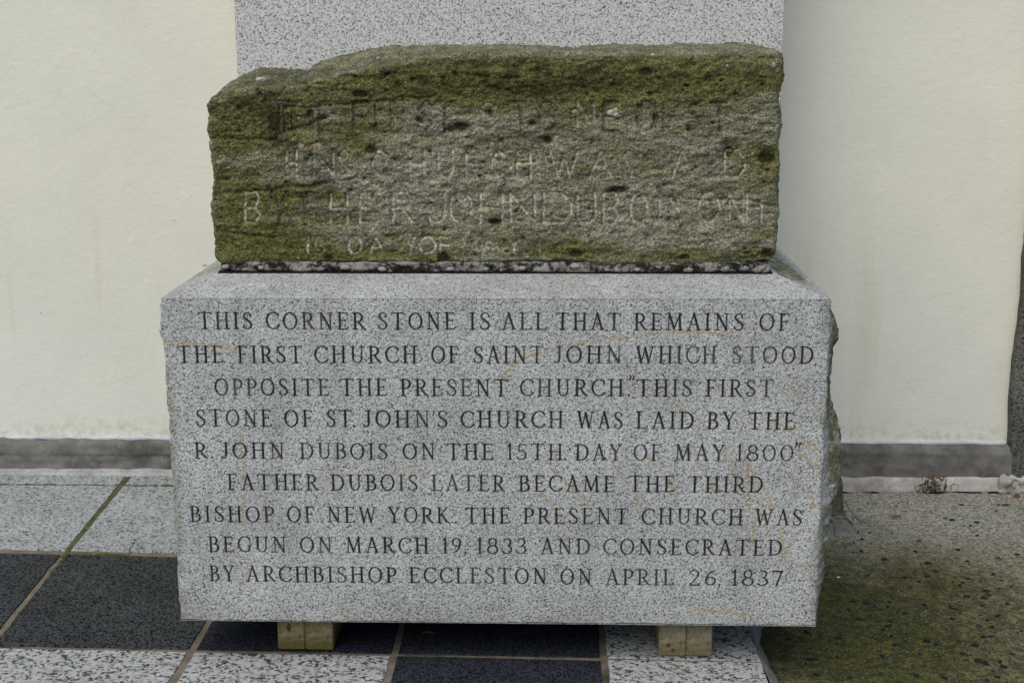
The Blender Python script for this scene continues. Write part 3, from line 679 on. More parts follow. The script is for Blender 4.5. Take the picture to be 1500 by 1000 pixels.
# ---- sides, bevels, top, back, underside
px_v = np.array([440, 465, 482, 492, 503, 515, 545, 580, 605, 640, 700, 730, 780, 830, 870, 908])
px_o = np.array([0, 3, 8, 11, 12, 7, 7, 6, 9, 19, 22, 19, 12, 8, 6, 2])/680.
zpr = np.array([at(1210, v, 1, 0)[2] for v in px_v])
def side(sgn):
    ny = 90; ys = (np.linspace(0, 1, ny)**1.5)*BD
    Y, Z = np.meshgrid(ys, zs, indexing='ij'); x0 = xR if sgn > 0 else xL
    prof = np.interp(-Z, -zpr, px_o*1.2+.006)
    if sgn < 0: prof = .004+.5*prof*0
    P = np.stack([Y*14, Z*14, Y*0+sgn*7], -1)
    hi = sstep(ZT, ZT-.05, Z); lo = sstep(ZB, ZB+.03, Z)
    bulge = prof*sstep(.0, .05, Y)*hi*(1-.35*sstep(.15, .5, Y))
    rough = (.0055*fbm(P, 4, 17)+.0035*np.abs(fbm(P*4, 3, 18)))*sstep(0, .04, Y)*hi
    if sgn < 0: rough = rough*.7-.010*sstep(0, .1, Y)*hi
    X = x0[None, :]+sgn*(bulge+rough*lo); y0 = (FY[-1] if sgn > 0 else FY[0])[None, :]
    Yv = Y+y0*(1-sstep(0, .03, Y))
    mo = sstep(.0, .03, Y)*(.85+.3*sstep(.25, .75, Z)*(sgn > 0))
    mo = np.clip(mo+.5*fbm(P*.5, 3, 23), 0, 1)*sstep(0, .02, Y)
    V = np.stack([X, Yv, Z], -1).reshape(-1, 3); M = np.stack([mo*0, mo*0, mo], -1).reshape(-1, 3)
    return V, grid_quads(ny, nZ, sgn < 0), M
Vs, Qs, Ms, off = [], [], [], 0
def addp(V, Q, M):
    global off
    Vs.append(V); Qs.append(Q+off); Ms.append(M); off += len(V)
for sgn in (1, -1): addp(*side(sgn))
def patch(c, n, m, maskf, amp=.0006, seed=0):
    """bilinear patch from four corners (c00,c10,c11,c01)"""
    a, b, c_, d = [np.array(k, float) for k in c]
    u, v = np.meshgrid(np.linspace(0, 1, n), np.linspace(0, 1, m), indexing='ij'); u = u[..., None]; v = v[..., None]
    P = a*(1-u)*(1-v)+b*u*(1-v)+c_*u*v+d*(1-u)*v
    inner = (np.minimum(np.minimum(u, 1-u), np.minimum(v, 1-v)) > 1e-6)[..., 0]
    P[..., 2] += amp*fbm(P*45, 3, seed)*inner
    M = maskf(P.reshape(-1, 3)); addp(P.reshape(-1, 3), grid_quads(n, m), M)
i_l, i_r, yi, yo = -.615, .612, .146, BD-.14
z3 = lambda P: np.zeros((len(P), 3))
def mossR(P):
    b = np.clip(.98*sstep(.07, .22, P[:, 1]+(.70-P[:, 0])*.6)*sstep(.0, .035, .70-P[:, 0])+.28*fbm(P*7, 2, 44), 0, 1); return np.stack([b*0, b*0, b], 1)
def mossL(P):
    b = np.clip(.30*sstep(.14, .3, P[:, 1])+.25*fbm(P*7, 2, 45), 0, 1); return np.stack([b*0, b*0, b], 1)
def mossF(P):
    b = np.clip(.16*sstep(.08, .146, P[:, 1])+.12*fbm(P*6, 3, 46), 0, 1); return np.stack([b*0, b*0, b], 1)
tl, tr = (xL[-1], FY[0, -1], ZT), (xR[-1], FY[-1, -1], ZT)
patch([tl, tr, (i_r, yi, ZI), (i_l, yi, ZI)], 240, 28, mossF, .0009, 1)
patch([tr, (BX, BD, ZT), (i_r, yo, ZI), (i_r, yi, ZI)], 120, 20, mossR, .0012, 2)
patch([(-BX, BD, ZT), tl, (i_l, yi, ZI), (i_l, yo, ZI)], 120, 20, mossL, .0012, 3)
patch([(BX, BD, ZT), (-BX, BD, ZT), (i_l, yo, ZI), (i_r, yo, ZI)], 60, 10, z3)
patch([(i_l, yi, ZI), (i_r, yi, ZI), (i_r, yo, ZI), (i_l, yo, ZI)], 30, 10, z3)
patch([(BX, BD, ZB), (-BX, BD, ZB), (-BX, BD, ZT), (BX, BD, ZT)], 20, 10, z3)
patch([(-BX, 0, ZB), (-BX, BD, ZB), (BX, BD, ZB), (BX, 0, ZB)], 20, 10, z3)
bb = link('body', np_mesh('body', np.vstack(Vs), np.vstack(Qs), np.vstack(Ms)), M_block, block); bb.location = BOFF
# crumbled mortar bed with the dark seam below it
ZS = .8715
seam = box_obj('dark_seam', (-.612, .1455, ZI-.001), (.600, .60, ZI+.0035), M_seam_shade, block); seam.location = BOFF
def bed_warp(P, N):
    P = P.copy(); f = (N[:, 1] < -.2)
    e = fbm(np.stack([P[:, 0]*26, P[:, 2]*40, P[:, 1]*0], -1), 4, 61); P[f, 1] -= .006*np.clip(e[f]+.1, -1, 1.4)
    return P
bed = rough_box('mortar_bed', (-.607, .150, ZI+.002), (.597, .58, ZS+.008), (.003, .02, .003), .006, .0025, 45, M_bed, block, 62, warp=bed_warp); bed.location = BOFF
for px, py, r in ((842, 390, 8), (505, 392, 8), (330, 391, 6), (382, 392, 5), (1112, 393, 13), (1062, 394, 9), (1008, 395, 9), (660, 394, 6), (712, 394, 5), (1090, 393, 9), (560, 394, 7), (765, 393, 6), (934, 395, 5)):
    p = at(px, py, 1, .145); bm = pebble_mesh(r/690, .010, r/690*.55, int(px)); me = bpy.data.meshes.new('mortar_lump'); bm.to_mesh(me); bm.free()
    o = link('mortar_lump', me, M_bed if px > 1000 else M_lump, block); o.location = (p[0]+BOFF[0], .149+BOFF[1], p[2]+BOFF[2])

# ================================================================== OLD CORNER STONE
YS, DS = .150, .42
L_px = [(322, 391), (312, 374), (310, 336), (305, 298), (308.5, 253), (303.5, 211), (301, 184), (303, 171), (299, 154), (300, 142), (303, 137), (303, 60)]
R_px = [(1132, 386), (1138, 374), (1139.7, 344), (1141.6, 313), (1142, 283), (1141.6, 253), (1144.6, 226), (1143.5, 207), (1147, 184), (1145, 169), (1142, 150), (1143.5, 131), (1149, 112), (1148, 89), (1147, 60)]
Lw = np.array([at(a, b, 1, YS) for a, b in L_px]); Rw = np.array([at(a, b, 1, YS) for a, b in R_px])
crest_px = [(296, 146), (312, 137), (330, 131), (367, 127), (394, 127), (424, 121), (458, 113), (492, 105), (523, 98), (546, 95), (580, 87), (600, 82), (640, 79), (740, 78), (900, 76), (1100, 75), (1152, 74)]
ridge_px = [(296, 142), (303, 137), (324, 122), (346, 110), (356, 106.5), (390, 108), (432, 109), (447, 107), (458, 98), (468, 91), (481, 85), (508, 82), (530, 76), (542, 74.5), (595, 73), (740, 71), (900, 70), (1100, 68.5), (1152, 68.5)]
Cw = np.array([at(a, b, 1, YS) for a, b in crest_px]); Gw = np.array([at(a, b, 1, YS+.17) for a, b in ridge_px])
nx3, ny3, nz3 = 660, 80, 240
rad = .014
lo = np.array([0., 0, 0]); 
def stone_pts(T):
    a, b, c = T[:, 0], T[:, 1], T[:, 2]
    zt0 = 1.31; x_guess = -.63+a*1.24
    zc = np.interp(x_guess, Cw[:, 0], Cw[:, 2]); zg = np.interp(x_guess, Gw[:, 0], Gw[:, 2])
    k = sstep(.0, .42, b)
    step = sstep(.10, .30, b+.10*fbm(np.stack([x_guess*14, b*3, b*0], -1), 3, 91))
    kk = np.where(x_guess < -.22, .35*k+.65*step, k)
    ztop = zc+(zg-zc)*kk
    z = ZS+c*(ztop-ZS)
    xl = np.interp(z, Lw[::1, 2], Lw[:, 0]); xr = np.interp(z, Rw[:, 2], Rw[:, 0])
    y = YS+b*DS
    # rounded arrises in metric space
    Wd = xr-xl; H = ztop-ZS
    p = np.stack([a*Wd, b*DS, c*H], 1); hi = np.stack([Wd, Wd*0+DS, H], 1)
    R_ = np.stack([Wd*0+.016, Wd*0+.014, Wd*0+.014], 1)
    r = .014
    q = np.clip(p, r, hi-r); d = p-q; Ln = np.linalg.norm(d, axis=1)[:, None]; N = d/Ln
    p = q+N*r
    X = np.stack([xl+p[:, 0], YS+p[:, 1], ZS+p[:, 2]], 1)
    return X, N
Vs, Qs, off2 = [], [], 0
ntot = (nx3, ny3, nz3)
for ax in range(3):
    u, v = [k for k in range(3) if k != ax]
    for sd_ in (0, 1):
        U_, V_ = np.meshgrid(np.linspace(0, 1, ntot[u]), np.linspace(0, 1, ntot[v]), indexing='ij')
        T = np.zeros((U_.size, 3)); T[:, u] = U_.ravel(); T[:, v] = V_.ravel(); T[:, ax] = sd_
        Vs.append(T); Qs.append(grid_quads(ntot[u], ntot[v], (sd_ == 0) ^ (ax == 1), off2)); off2 += len(T)
T = np.vstack(Vs); Q = np.vstack(Qs)
key = np.round(T*200000).astype(np.int64); _, ui, inv = np.unique(key, axis=0, return_index=True, return_inverse=True); inv = inv.ravel()
T = T[ui]; Q = inv[Q]; X, N = stone_pts(T)
front = np.clip(-N[:, 1], 0, 1)
bedP = X*np.array([5, 8, 34])
D = .0060*fbm(X*7, 3, 101)+.0034*fbm(bedP, 4, 102)*(.35+.65*sstep(-.2, .25, fbm(X*3, 2, 103)))+.0038*fbm(X*np.array([34, 34, 60]), 4, 104, .65)+.0015*fbm(X*170, 2, 105)
rough_top = .006*sstep(.05, .35, fbm(X*np.array([16, 16, 24]), 3, 108))*front*sstep(1.20, 1.26, X[:, 2])
D -= rough_top*.4
# ledge lines of the bedding on the left end
for pts in ([(305, 205), (400, 205), (470, 175)], [(305, 340), (400, 348), (420, 310)], [(330, 285), (440, 275), (520, 262)], [(420, 160), (560, 150), (640, 140)], [(960, 290), (1060, 292), (1140, 300)], [(700, 112), (760, 114), (800, 111)]):
    P = [at(a, b, 1, YS) for a, b in pts]
    for a, b in zip(P[:-1], P[1:]):
        dx, dz = b[0]-a[0], b[2]-a[2]; t_ = np.clip(((X[:, 0]-a[0])*dx+(X[:, 2]-a[2])*dz)/(dx*dx+dz*dz), 0, 1)
        dd = (X[:, 2]-a[2]-t_*dz)+.004*fbm(X*np.array([20, 0, 0]), 3, 3); dh = np.abs(X[:, 0]-a[0]-t_*dx)
        D -= front*.0045*np.exp(-(dd/.0035)**2)*np.exp(-(dh/.01)**2)
PITS = [(454, 166, 6, 5, 8), (676, 186, 15, 8, 12), (660, 190, 7, 6, 8), (542, 220, 9, 6, 9), (724, 325, 10, 5, 9), (905, 278, 15, 6, 10), (895, 283, 8, 5, 8), (614, 175, 7, 5, 5), (802, 205, 8, 6, 8), (960, 172, 5, 4, 6),
        (630, 222, 4, 3, 5), (780, 181, 7, 4, 6), (1068, 222, 8, 6, 8), (1125, 232, 16, 9, 9), (718, 165, 5, 4, 5), (528, 138, 10, 5, 5), (845, 372, 12, 7, 7), (1125, 372, 12, 9, 8), (650, 378, 10, 9, 10), (480, 380, 9, 6, 7), (945, 105, 9, 5, 6), (1003, 376, 8, 4, 5)]
pitm = np.zeros(len(X))
ps = 1/690.
for px, py, rx, rz, dp in PITS:
    p = at(px, py, 1, YS); w = fbm(X*60, 2, 5)*.25
    g = np.exp(-(((X[:, 0]-p[0])/(rx*ps))**2+((X[:, 2]-p[2])/(rz*ps))**2)**1.5*(1+w)); D -= front*g*dp/1000*1.1; pitm = np.maximum(pitm, g)
# random small pits
for _ in range(320):
    x = random.uniform(-.6, .6); z = random.uniform(.89, 1.29); r = random.uniform(.002, .006)
    m_ = (np.abs(X[:, 0]-x) < r*3) & (np.abs(X[:, 2]-z) < r*3) & (front > .5)
    g = np.exp(-(((X[m_, 0]-x)/r)**2+((X[m_, 2]-z)/(r*.7))**2)); D[m_] -= g*r*.8; pitm[m_] = np.maximum(pitm[m_], g*.7)
# worn lettering
def O_(x0, x1, t0, b0): return [[((x0+x1)/2+(x1-x0)/2*math.cos(a), (t0+b0)/2+(b0-t0)/2*math.sin(a)) for a in np.linspace(0, 2*math.pi, 15)]]
def glyph_old(c, x0, x1, t0, b0):
    w = x1-x0; h = b0-t0; mx = (x0+x1)/2; my = (t0+b0)/2
    g = {
     'H': [[(x0, t0), (x0, b0)], [(x1, t0), (x1, b0)], [(x0, my), (x1, my)]], 'I': [[(mx, t0), (mx, b0)]], 'T': [[(mx, t0), (mx, b0)], [(x0, t0), (x1, t0)]],
     'F': [[(x0, b0), (x0, t0), (x1, t0)], [(x0, my), (x1-w*.2, my)]], 'E': [[(x1, t0), (x0, t0), (x0, b0), (x1, b0)], [(x0, my), (x1-w*.2, my)]],
     'L': [[(x0, t0), (x0, b0), (x1, b0)]], 'N': [[(x0, b0), (x0, t0), (x1, b0), (x1, t0)]], 'A': [[(x0, b0), (mx, t0), (x1, b0)], [(x0+w*.25, my+h*.12), (x1-w*.25, my+h*.12)]],
     'W': [[(x0, t0), (x0+w*.28, b0), (mx, t0+h*.2), (x0+w*.72, b0), (x1, t0)]], 'V': [[(x0, t0), (mx, b0), (x1, t0)]], 'M': [[(x0, b0), (x0+w*.1, t0), (mx, b0), (x1-w*.1, t0), (x1, b0)]],
     'Y': [[(x0, t0), (mx, my), (x1, t0)], [(mx, my), (mx, b0)]], '1': [[(mx, t0), (mx, b0)]], '.': [[(mx, b0-1), (mx, b0)]],
     'U': [[(x0, t0), (x0, b0-h*.25), (x0+w*.25, b0), (x1-w*.25, b0), (x1, b0-h*.25), (x1, t0)]],
     'J': [[(x1, t0), (x1, b0-h*.2), (x1-w*.3, b0), (x0+w*.1, b0-h*.06), (x0, b0-h*.2)]],
     'S': [[(x1, t0+h*.15), (mx, t0), (x0, t0+h*.22), (mx, my), (x1, b0-h*.22), (mx, b0), (x0, b0-h*.15)]],
     'C': [[(x1, t0+h*.18), (mx, t0), (x0, my-h*.15), (x0, my+h*.15), (mx, b0), (x1, b0-h*.18)]],
     'R': [[(x0, b0), (x0, t0), (x1-w*.2, t0), (x1, t0+h*.2), (x1-w*.2, my), (x0, my)], [(mx, my), (x1, b0)]],
     'P': [[(x0, b0), (x0, t0), (x1-w*.2, t0), (x1, t0+h*.2), (x1-w*.2, my), (x0, my)]],
     'D': [[(x0, b0), (x0, t0), (x1-w*.35, t0), (x1, my-h*.15), (x1, my+h*.15), (x1-w*.35, b0), (x0, b0)]],
     'B': [[(x0, b0), (x0, t0), (x1-w*.25, t0), (x1-w*.08, t0+h*.2), (x1-w*.3, my), (x0, my)], [(x1-w*.3, my), (x1, b0-h*.25), (x1-w*.3, b0), (x0, b0)]],
     '5': [[(x1, t0), (x0, t0), (x0, my), (x1-w*.2, my), (x1, b0-h*.25), (x1-w*.3, b0), (x0, b0)]],
    }
    return O_(x0, x1, t0, b0) if c == 'O' else g[c]
OLD = [  # char, x0, x1, top, base, depth mm, pale rim 0..1
 *[(c, a, b, 150, 192, d, w) for c, a, b, d, w in [('T', 398, 424, 1.5, .12), ('H', 430, 455, 1.5, .12), ('E', 468, 486, 1.6, .05), ('F', 517, 537, 3.0, .05), ('I', 550, 551, 2.4, .25), ('R', 573, 594, 2.2, .25), ('S', 614, 632, 2.4, .2), ('T', 640, 664, 2.2, .15), ('S', 703, 726, 2.4, .35), ('T', 748, 778, 2.2, .1), ('O', 790, 815, 2.2, .2), ('N', 846, 870, 2.4, .35), ('E', 885, 902, 2.6, .1), ('O', 933, 961, 2.2, .2), ('F', 972, 992, 1.6, .12), ('S', 1008, 1026, 1.3, .1), ('T', 1044, 1064, 2.2, .1)]],
 *[(c, a, b, 221, 259, d, w) for c, a, b, d, w in [('H', 419, 434, 1.8, .8), ('N', 460, 488, 2.0, .5), ('S', 495, 510, 1.8, .45), ('C', 546, 565, 2.2, .6), ('H', 600, 622, 1.6, .35), ('U', 642, 664, 2.2, .9), ('R', 683, 698, 1.8, .5), ('C', 721, 739, 2.2, .95), ('H', 757, 777, 2.2, 1), ('W', 806, 846, 2.0, .7), ('A', 866, 894, 2.0, .6), ('S', 914, 926, 1.8, .4), ('L', 951, 966, 1.2, .2), ('A', 984, 1014, 2.0, .65), ('I', 1038, 1039, 1.4, .25), ('D', 1062, 1092, 1.8, .55)]],
 *[(c, a, b, 283, 326, d, w) for c, a, b, d, w in [('B', 358, 380, 2.0, .55), ('Y', 398, 420, 1.4, .1), ('T', 436, 458, 1.4, .15), ('H', 484, 508, 1.8, .6), ('E', 527, 542, 2.2, 1), ('R', 575, 602, 2.2, .95), ('J', 628, 651, 2.4, 1), ('O', 659, 691, 2.4, .95), ('H', 704, 736, 2.2, .9), ('N', 748, 783, 2.4, 1), ('D', 797, 836, 2.6, 1), ('U', 846, 872, 2.4, .95), ('B', 884, 906, 2.2, .6), ('O', 923, 948, 2.2, .8), ('I', 965, 966, 2.2, .9), ('S', 982, 1000, 1.8, .55), ('O', 1024, 1054, 2.2, .8), ('N', 1069, 1088, 1.6, .5), ('H', 1094, 1116, 2.0, .75)]],
 *[(c, a, b, 348, 371, d, w) for c, a, b, d, w in [('1', 450, 452, 1.6, .9), ('5', 462, 474, 1.2, .35), ('O', 510, 529, 1.8, .95), ('A', 541, 561, 1.6, .8), ('Y', 594, 608, 1.2, .35), ('O', 615, 637, 1.6, .8), ('F', 645, 660, 1.5, .7), ('M', 676, 698, 1.1, .3), ('A', 707, 724, 1.3, .45), ('Y', 743, 762, 1.5, .65), ('1', 790, 792, 1.2, .35)]],
 ('.', 649, 651, 270, 276, 2, .9)]
wearm = np.zeros(len(X)); grv = np.zeros(len(X)); fr_i = np.where((front > .6))[0]; Xf = X[fr_i]
for c, x0, x1, t0, b0, dp, w in OLD:
    for st in glyph_old(c, x0, x1, t0, b0):
        P = [at(a+random.uniform(-.8, .8), b+random.uniform(-1, 1), 1, YS) for a, b in st]
        for a, b in zip(P[:-1], P[1:]):
            pd = .012; m_ = (Xf[:, 0] > min(a[0], b[0])-pd) & (Xf[:, 0] < max(a[0], b[0])+pd) & (Xf[:, 2] > min(a[2], b[2])-pd) & (Xf[:, 2] < max(a[2], b[2])+pd)
            ii = fr_i[m_]; xx = X[ii]; dx, dz = b[0]-a[0], b[2]-a[2]
            t_ = np.clip(((xx[:, 0]-a[0])*dx+(xx[:, 2]-a[2])*dz)/(dx*dx+dz*dz+1e-12), 0, 1); d = np.hypot(xx[:, 0]-a[0]-t_*dx, xx[:, 2]-a[2]-t_*dz)
            g = np.exp(-(d/.0036)**2); wearm[ii] = np.maximum(wearm[ii], min(1, w*1.25+.04)*np.exp(-(d/.0024)**4)); grv[ii] = np.maximum(grv[ii], np.exp(-(d/.0045)**2)*(1.25 if w < .3 else .45))
            np.minimum.at(D, ii, D[ii]*0+999) if False else None
            cur = pit_l[ii] if 'pit_l' in globals() else None
            if 'pit_l' not in globals(): pit_l = np.zeros(len(X)); cur = pit_l[ii]
            pit_l[ii] = np.maximum(cur, g*dp/1000*1.9)
D -= pit_l
D *= 1-.45*np.abs(N[:, 0])
X = X+N*D[:, None]
X[:, 2] += np.clip((1-(X[:, 2]-ZS)/.03), 0, 1)*(.0045*fbm(np.stack([X[:, 0]*13, X[:, 0]*0, X[:, 0]*0], -1), 5, 131)+.001)*(T[:, 2] < .2)
# moss: survey blobs plus the damp upper band
def blob(px, py, rx, ry):
    p = at(px, py, 1, YS); return np.exp(-((X[:, 0]-p[0])/(rx*ps))**2-((X[:, 2]-p[2])/(ry*ps))**2)
moss = .40+.0*front
moss = moss+.75*blob(780, 125, 290, 36)+.65*blob(380, 175, 70, 36)+.6*blob(360, 350, 90, 55)+.45*blob(950, 110, 260, 26)+.4*blob(430, 285, 90, 20)
moss = moss+.4*blob(600, 130, 90, 22)+.45*blob(700, 300, 60, 50)*0+.5*blob(1120, 235, 30, 20)+.45*blob(830, 365, 60, 22)+.35*blob(1000, 375, 150, 14)+.3*blob(560, 205, 80, 30)-.45*blob(600, 270, 120, 55)-.25*blob(930, 330, 160, 45)-.3*blob(640, 180, 60, 40)+.45*blob(480, 375, 160, 14)
topg = sstep(.3, .8, N[:, 2]); moss = moss*(1-.45*topg)+.10*topg
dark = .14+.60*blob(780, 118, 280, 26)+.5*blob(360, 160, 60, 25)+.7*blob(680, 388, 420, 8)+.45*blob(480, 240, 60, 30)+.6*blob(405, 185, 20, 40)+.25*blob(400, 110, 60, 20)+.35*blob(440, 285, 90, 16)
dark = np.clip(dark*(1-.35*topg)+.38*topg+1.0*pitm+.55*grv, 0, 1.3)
moss = np.clip(moss+.35*np.clip(-D/.006-.4, 0, 1), 0, 1.2)
wearm *= (1-.8*topg)
sme = np_mesh('corner_stone', X, Q, np.stack([np.clip(wearm, 0, 1), dark, moss], 1), True)
SO = Vector((-.01, YS+DS/2, ZS)); stone = empty('corner_stone', SO)
tag(stone, 'old moss covered sandstone corner stone with worn lettering, lying on the granite block', 'corner stone')
sb = link('stone_body', sme, M_sand, stone); sb.location = -SO
PEB = [(445, 215, 9, 9, 0), (463, 217, 9, 10, 0), (377, 226, 7, 5, 0), (322, 239, 4, 4, 0), (561, 100, 8, 5, 2), (382, 117, 7, 4, 1), (831, 82, 5, 6, 0), (957, 82, 4, 3, 1), (1065, 97, 3, 3, 1), (1133, 96, 4, 4, 1),
       (971, 149, 8, 5, 2), (898, 164, 8, 6, 1), (905, 168, 6, 4, 1), (841, 164, 5, 4, 1), (817, 203, 5, 5, 0), (867, 201, 5, 4, 2), (918, 212, 4, 3, 0), (777, 219, 3, 3, 1), (963, 242, 11, 6, 2), (1042, 235, 9, 6, 2), (964, 270, 6, 6, 2),
       (750, 248, 4, 6, 1), (1103, 226, 3, 3, 0), (614, 175, 7, 5, 3), (661, 188, 10, 6, 3), (684, 185, 9, 7, 3), (437, 174, 3, 3, 1), (374, 206, 4, 3, 3), (688, 221, 5, 4, 1), (554, 86, 3, 2, 1), (722, 212, 4, 3, 1), (1010, 205, 3, 3, 0)]
for i, (px, py, rx, rz, k) in enumerate(PEB):
    p = at(px, py, 1, YS); j = fr_i[np.argmin((X[fr_i, 0]-p[0])**2+(X[fr_i, 2]-p[2])**2)]
    bm = pebble_mesh(rx*ps*1.05, .005, rz*ps*1.05, 300+i); me = bpy.data.meshes.new('pebble'); bm.to_mesh(me); bm.free()
    o = link('pebble', me, (M_pink, M_white, M_maroon, M_bluepeb)[k], stone); o.location = Vector((p[0], X[j, 1]+.0030+(.006 if k == 3 else 0), p[2]))-SO; o.rotation_euler.y = random.uniform(-.4, .4)

# ================================================================== TIMBER SPACERS
def spacer(xa, xm, xb, ya, label, mats, side_lbl):
    w = empty('timber_spacer', ((xa+xb)/2, ya, .0)); tag(w, label, 'timber block', 'timber spacers under the granite block')
    for (a, b, m) in ((xa, xm-.0006, mats[0]), (xm+.0006, xb, mats[1])):
        bm = bmesh.new(); bmesh.ops.create_cube(bm, size=1)
        for v in bm.verts: v.co = Vector(((v.co.x)*(b-a), (v.co.y+.5)*.60, .0012+(v.co.z+.5)*(ZB-.0022)))
        bmesh.ops.bevel(bm, geom=bm.edges[:], offset=.0022, segments=2, affect='EDGES')
        me = bpy.data.meshes.new('timber'); bm.to_mesh(me); bm.free()
        o = link('timber', me, m, w); o.location = ((a+b)/2-(xa+xb)/2, random.uniform(0, .0015), 0)
    return w
def xat(px, py, y): return at(px, py, 1, y)[0]
wa = spacer(xat(407, 940, .066), xat(447, 940, .066), xat(488, 940, .066), .066, 'greenish weathered timber spacer under the left half of the block', (M_wood, M_wood), 0)
wb = spacer(xat(965, 950, .052), xat(1005, 950, .052), xat(1043, 950, .052), .052, 'paler timber spacer under the right half of the block', (M_wood2, M_wood2), 1)
for w, px, py, y in ((wa, 423, 918, .066), (wb, 979, 945, .052), (wb, 986, 952, .052)):
    p = at(px, py, 1, y); bm = pebble_mesh(.005, .0012, .010 if w is wa else .005, int(px)); me = bpy.data.meshes.new('rust_spot'); bm.to_mesh(me); bm.free()
    o = link('rust_spot', me, M_rust, w); o.location = Vector((p[0], y+.001, p[2]))-w.location; o.rotation_euler.y = -.5 if w is wb else 0

# ================================================================== SMALL THINGS
def leaf(px, py, zpl, size, asp, rot, label, mat, pln=2, tilt=0, curl=.25):
    p = at(px, py, pln, zpl); n, m = 14, 9
    V = []
    for i in range(n):
        t_ = i/(n-1); wd = math.sin(math.pi*min(1, t_*1.02))**.75*(1-.35*t_)
        for j in range(m):
            s_ = j/(m-1)*2-1; V.append((t_*2-1, s_*wd*asp, curl*(s_*s_*wd*.6+(t_*2-1)**2*.35)+.05*math.sin(9*t_+3*s_)))
    V = np.array(V)*size/2; V = np.vstack([V, V-np.array([0, 0, .0006])]); q = grid_quads(n, m); q2 = grid_quads(n, m, True, n*m)
    V = V-np.array([0, 0, V[:, 2].min()])
    me = np_mesh('fallen_leaf', V, np.vstack([q, q2]), smooth=True); o = link('fallen_leaf', me, mat)
    o.location = (p[0], p[1], p[2]+.0008); o.rotation_euler = (tilt, 0, rot); tag(o, label, 'leaf', 'fallen leaves'); return o
leaf(1313, 757, ZC+.003, .036, .42, .15, 'dark red leaf lying alone on the concrete paving', M_leaf)
leaf(628, 928, .0, .034, .40, -.1, 'dull red leaf in the shade under the middle of the granite block', M_leaf)
leaf(300, 390, .836, .014, .5, .3, 'tiny red brown leaf on the left slope of the block top beside the mossy stone', M_leaf)
leaf(1491, 706, .045, .045, .45, 1.0, 'curled red brown leaf at the foot of the dark pier at the right edge', M_leaf, tilt=.5).location.z = .0
leaf(1000, 962, .0, .016, .5, .4, 'small brown leaf scrap against the foot of the paler timber spacer', M_leaf2)
leaf(124, 989, .001, .014, .6, .2, 'tiny tan leaf scrap on the pale flag at the lower left', M_weed)
def tube(bm, pts, r0, r1, k=6):
    rings = []; n = len(pts)
    for i, p in enumerate(pts):
        d = (Vector(pts[min(i+1, n-1)])-Vector(pts[max(i-1, 0)])); d = d.normalized() if d.length > 1e-9 else Vector((0, 0, 1))
        a = d.orthogonal().normalized(); b = d.cross(a); r = r0+(r1-r0)*i/(n-1)
        rings.append([bm.verts.new(Vector(p)+(a*math.cos(2*math.pi*j/k)+b*math.sin(2*math.pi*j/k))*r) for j in range(k)])
    for A, B in zip(rings[:-1], rings[1:]):
        for j in range(k): bm.faces.new((A[j], A[(j+1) % k], B[(j+1) % k], B[j])).smooth = True
    bm.faces.new(rings[0][::-1]); bm.faces.new(rings[-1])
# dead weed at the wall foot
weed = empty('dead_weed', (1.27, 1.29, ZC)); tag(weed, 'tangle of dead brown stems at the foot of the right hand wall', 'weed')
def wp(px, py, dy): return at(px, py, 1, 1.315-dy)
STEMS = [[(1350, 720, 0), (1356, 705, .01), (1362, 692, .006), (1368, 685, .0)], [(1375, 716, .0), (1368, 700, .015), (1376, 694, .01), (1384, 700, .02), (1388, 712, .01)],
         [(1340, 716, .02), (1348, 709, .02), (1362, 706, .025), (1378, 708, .02), (1392, 713, .015)], [(1392, 716, .01), (1396, 707, .02), (1403, 711, .012), (1404, 717, .01)],
         [(1327, 738, .0), (1336, 727, .0), (1348, 718, .015), (1362, 714, .02), (1374, 719, .01)], [(1358, 718, .01), (1360, 700, .03), (1370, 690, .02), (1366, 700, .01), (1372, 712, .02)],
         [(1382, 718, .005), (1386, 700, .01), (1383, 692, .005)], [(1345, 700, .01), (1356, 696, .02), (1369, 703, .015), (1380, 697, .01)], [(1346, 718, .01), (1354, 713, .03), (1368, 716, .03), (1388, 718, .02)]]
for i, st in enumerate(STEMS):
    P = [wp(*q) if q[1] < 730 else at(q[0], q[1], 2, ZC+.004) for q in st]; pts = []
    for a, b in zip(P[:-1], P[1:]):
        for k in range(5): pts.append(a+(b-a)*k/5+rng.normal(0, .0022, 3))
    pts.append(P[-1]); pts = [(p[0]-1.27, p[1]-1.29, max(p[2], ZC+.002)-ZC) for p in pts]
    bm = bmesh.new(); tube(bm, pts, .0015, .0005); me = bpy.data.meshes.new('stem'); bm.to_mesh(me); bm.free(); link('stem', me, M_weed, weed)
for i in range(34):
    q = wp(random.gauss(1366, 13), random.uniform(698, 719), random.uniform(0, .03)); n = 4
    bm = bmesh.new(); bmesh.ops.create_icosphere(bm, subdivisions=1, radius=1)
    for v in bm.verts: v.co = Vector((v.co.x*.0085, v.co.y*.0014+.002*v.co.x**2, v.co.z*.0045))*random.uniform(.6, 1.3)
    me = bpy.data.meshes.new('dead_leaf'); bm.to_mesh(me); bm.free(); o = link('dead_leaf', me, M_weed, weed)
    o.location = (q[0]-1.27, q[1]-1.29, max(q[2], ZC+.003)-ZC); o.rotation_euler = (random.uniform(-1, 1), random.uniform(-1, 1), random.uniform(-2, 2))
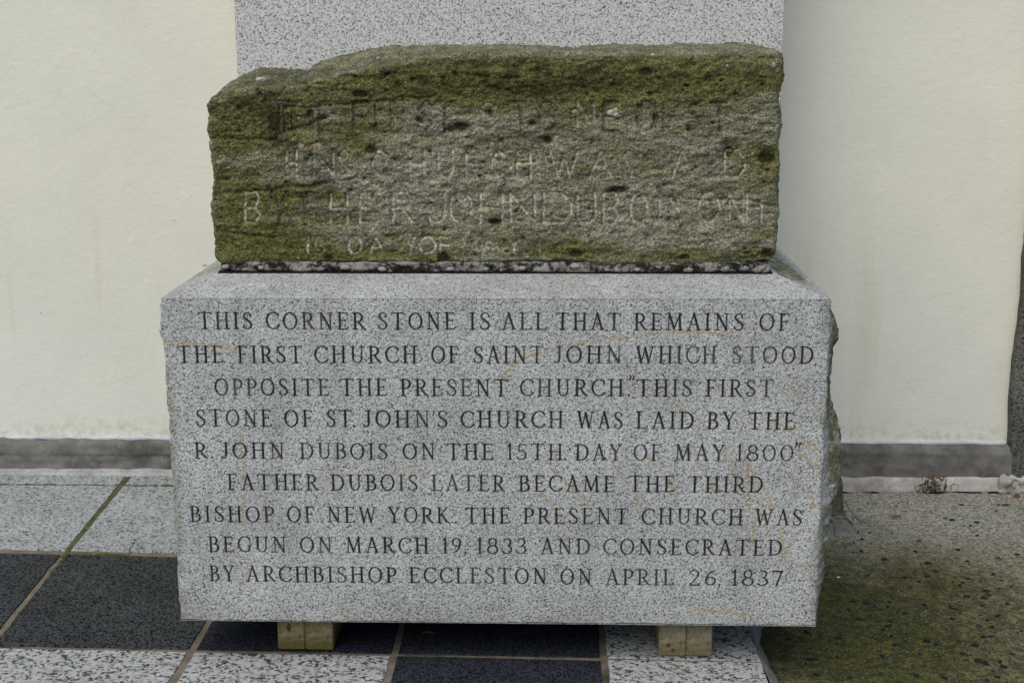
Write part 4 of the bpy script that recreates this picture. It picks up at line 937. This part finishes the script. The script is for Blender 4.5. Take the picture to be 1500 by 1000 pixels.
def twig(pts, r, label, name='twig', mat=M_twig):
    P = [at(*q) for q in pts]; c = P[0]; full = []
    for a, b in zip(P[:-1], P[1:]):
        for k in range(4): full.append(a+(b-a)*k/4+rng.normal(0, .0005, 3)*np.array([1, 1, 0]))
    full.append(P[-1]); bm = bmesh.new(); tube(bm, [p-c for p in full], r, r*.6, 5); me = bpy.data.meshes.new(name); bm.to_mesh(me); bm.free()
    o = link(name, me, mat); o.location = c; tag(o, label, 'twig')
twig([(189, 812, 2, .002), (190, 803, 2, .002), (196, 794, 2, .003), (197, 788, 2, .005)], .0011, 'thin dark hooked twig on the pale flag left of the block')
twig([(1261, 716, 2, ZC+.004), (1270, 720, 2, ZC+.004), (1279, 726, 2, ZC+.003)], .0014, 'short dark twig on the concrete at the foot of the right hand wall')
# chips on the concrete
def chip(px, py, z, r, label, mat, asp=.7, rz=.5):
    p = at(px, py, 2, z); bm = pebble_mesh(r, r*asp, r*rz, int(px)); me = bpy.data.meshes.new('stone_chip'); bm.to_mesh(me); bm.free()
    o = link('stone_chip', me, mat); o.location = (p[0], p[1], z+r*.3); tag(o, label, 'stone chip')
chip(1228, 846, ZC, .0055, 'small white chip on the mossy concrete beside the lower right of the block', M_shell)
chip(1317, 870, ZC, .0030, 'tiny pale chip on the dark middle of the mossy concrete', M_shell)
# broken mortar heap at the pier foot, with a pale sliver and a leaf stuck in it
heap = empty('mortar_heap', (.985, .98, ZC)); tag(heap, 'grey broken mortar heap at the foot of the pier right of the block', 'mortar')
def heap_warp(P, N):
    P = P.copy(); t_ = np.clip((P[:, 2]-(ZC-.02))/.06, 0, 1); P[:, 0] -= .05*t_*(P[:, 0] > .93); P[:, 1] += .03*t_*(P[:, 1] < .98); return P
h1 = rough_box('mortar', (.84, .915, ZC-.02), (1.015, 1.06, ZC+.032), .005, .012, .007, 22, M_skirt, heap, 77, warp=heap_warp); h1.location = (-.985, -.98, -ZC)
bm = bmesh.new(); pts = [at(1236, 730, 1, .99), at(1242, 742, 1, .98), at(1252, 754, 1, .965), at(1262, 765, 1, .95)]
tube(bm, [(p[0]-.985, p[1]-.98, max(p[2], ZC+.003)-ZC) for p in pts], .0012, .0042, 5); me = bpy.data.meshes.new('pale_sliver'); bm.to_mesh(me); bm.free(); link('pale_sliver', me, M_fillet, heap)
leaf(1239, 738, ZC+.04, .026, .45, 1.9, 'rust coloured leaf wedged in the mortar heap at the pier foot', M_leaf, tilt=.9)
bpy.context.view_layer.update()
print('objects', len(bpy.data.objects), 'tris ~', sum(len(o.data.loops)-2*len(o.data.polygons) for o in bpy.data.objects if o.type == 'MESH'))
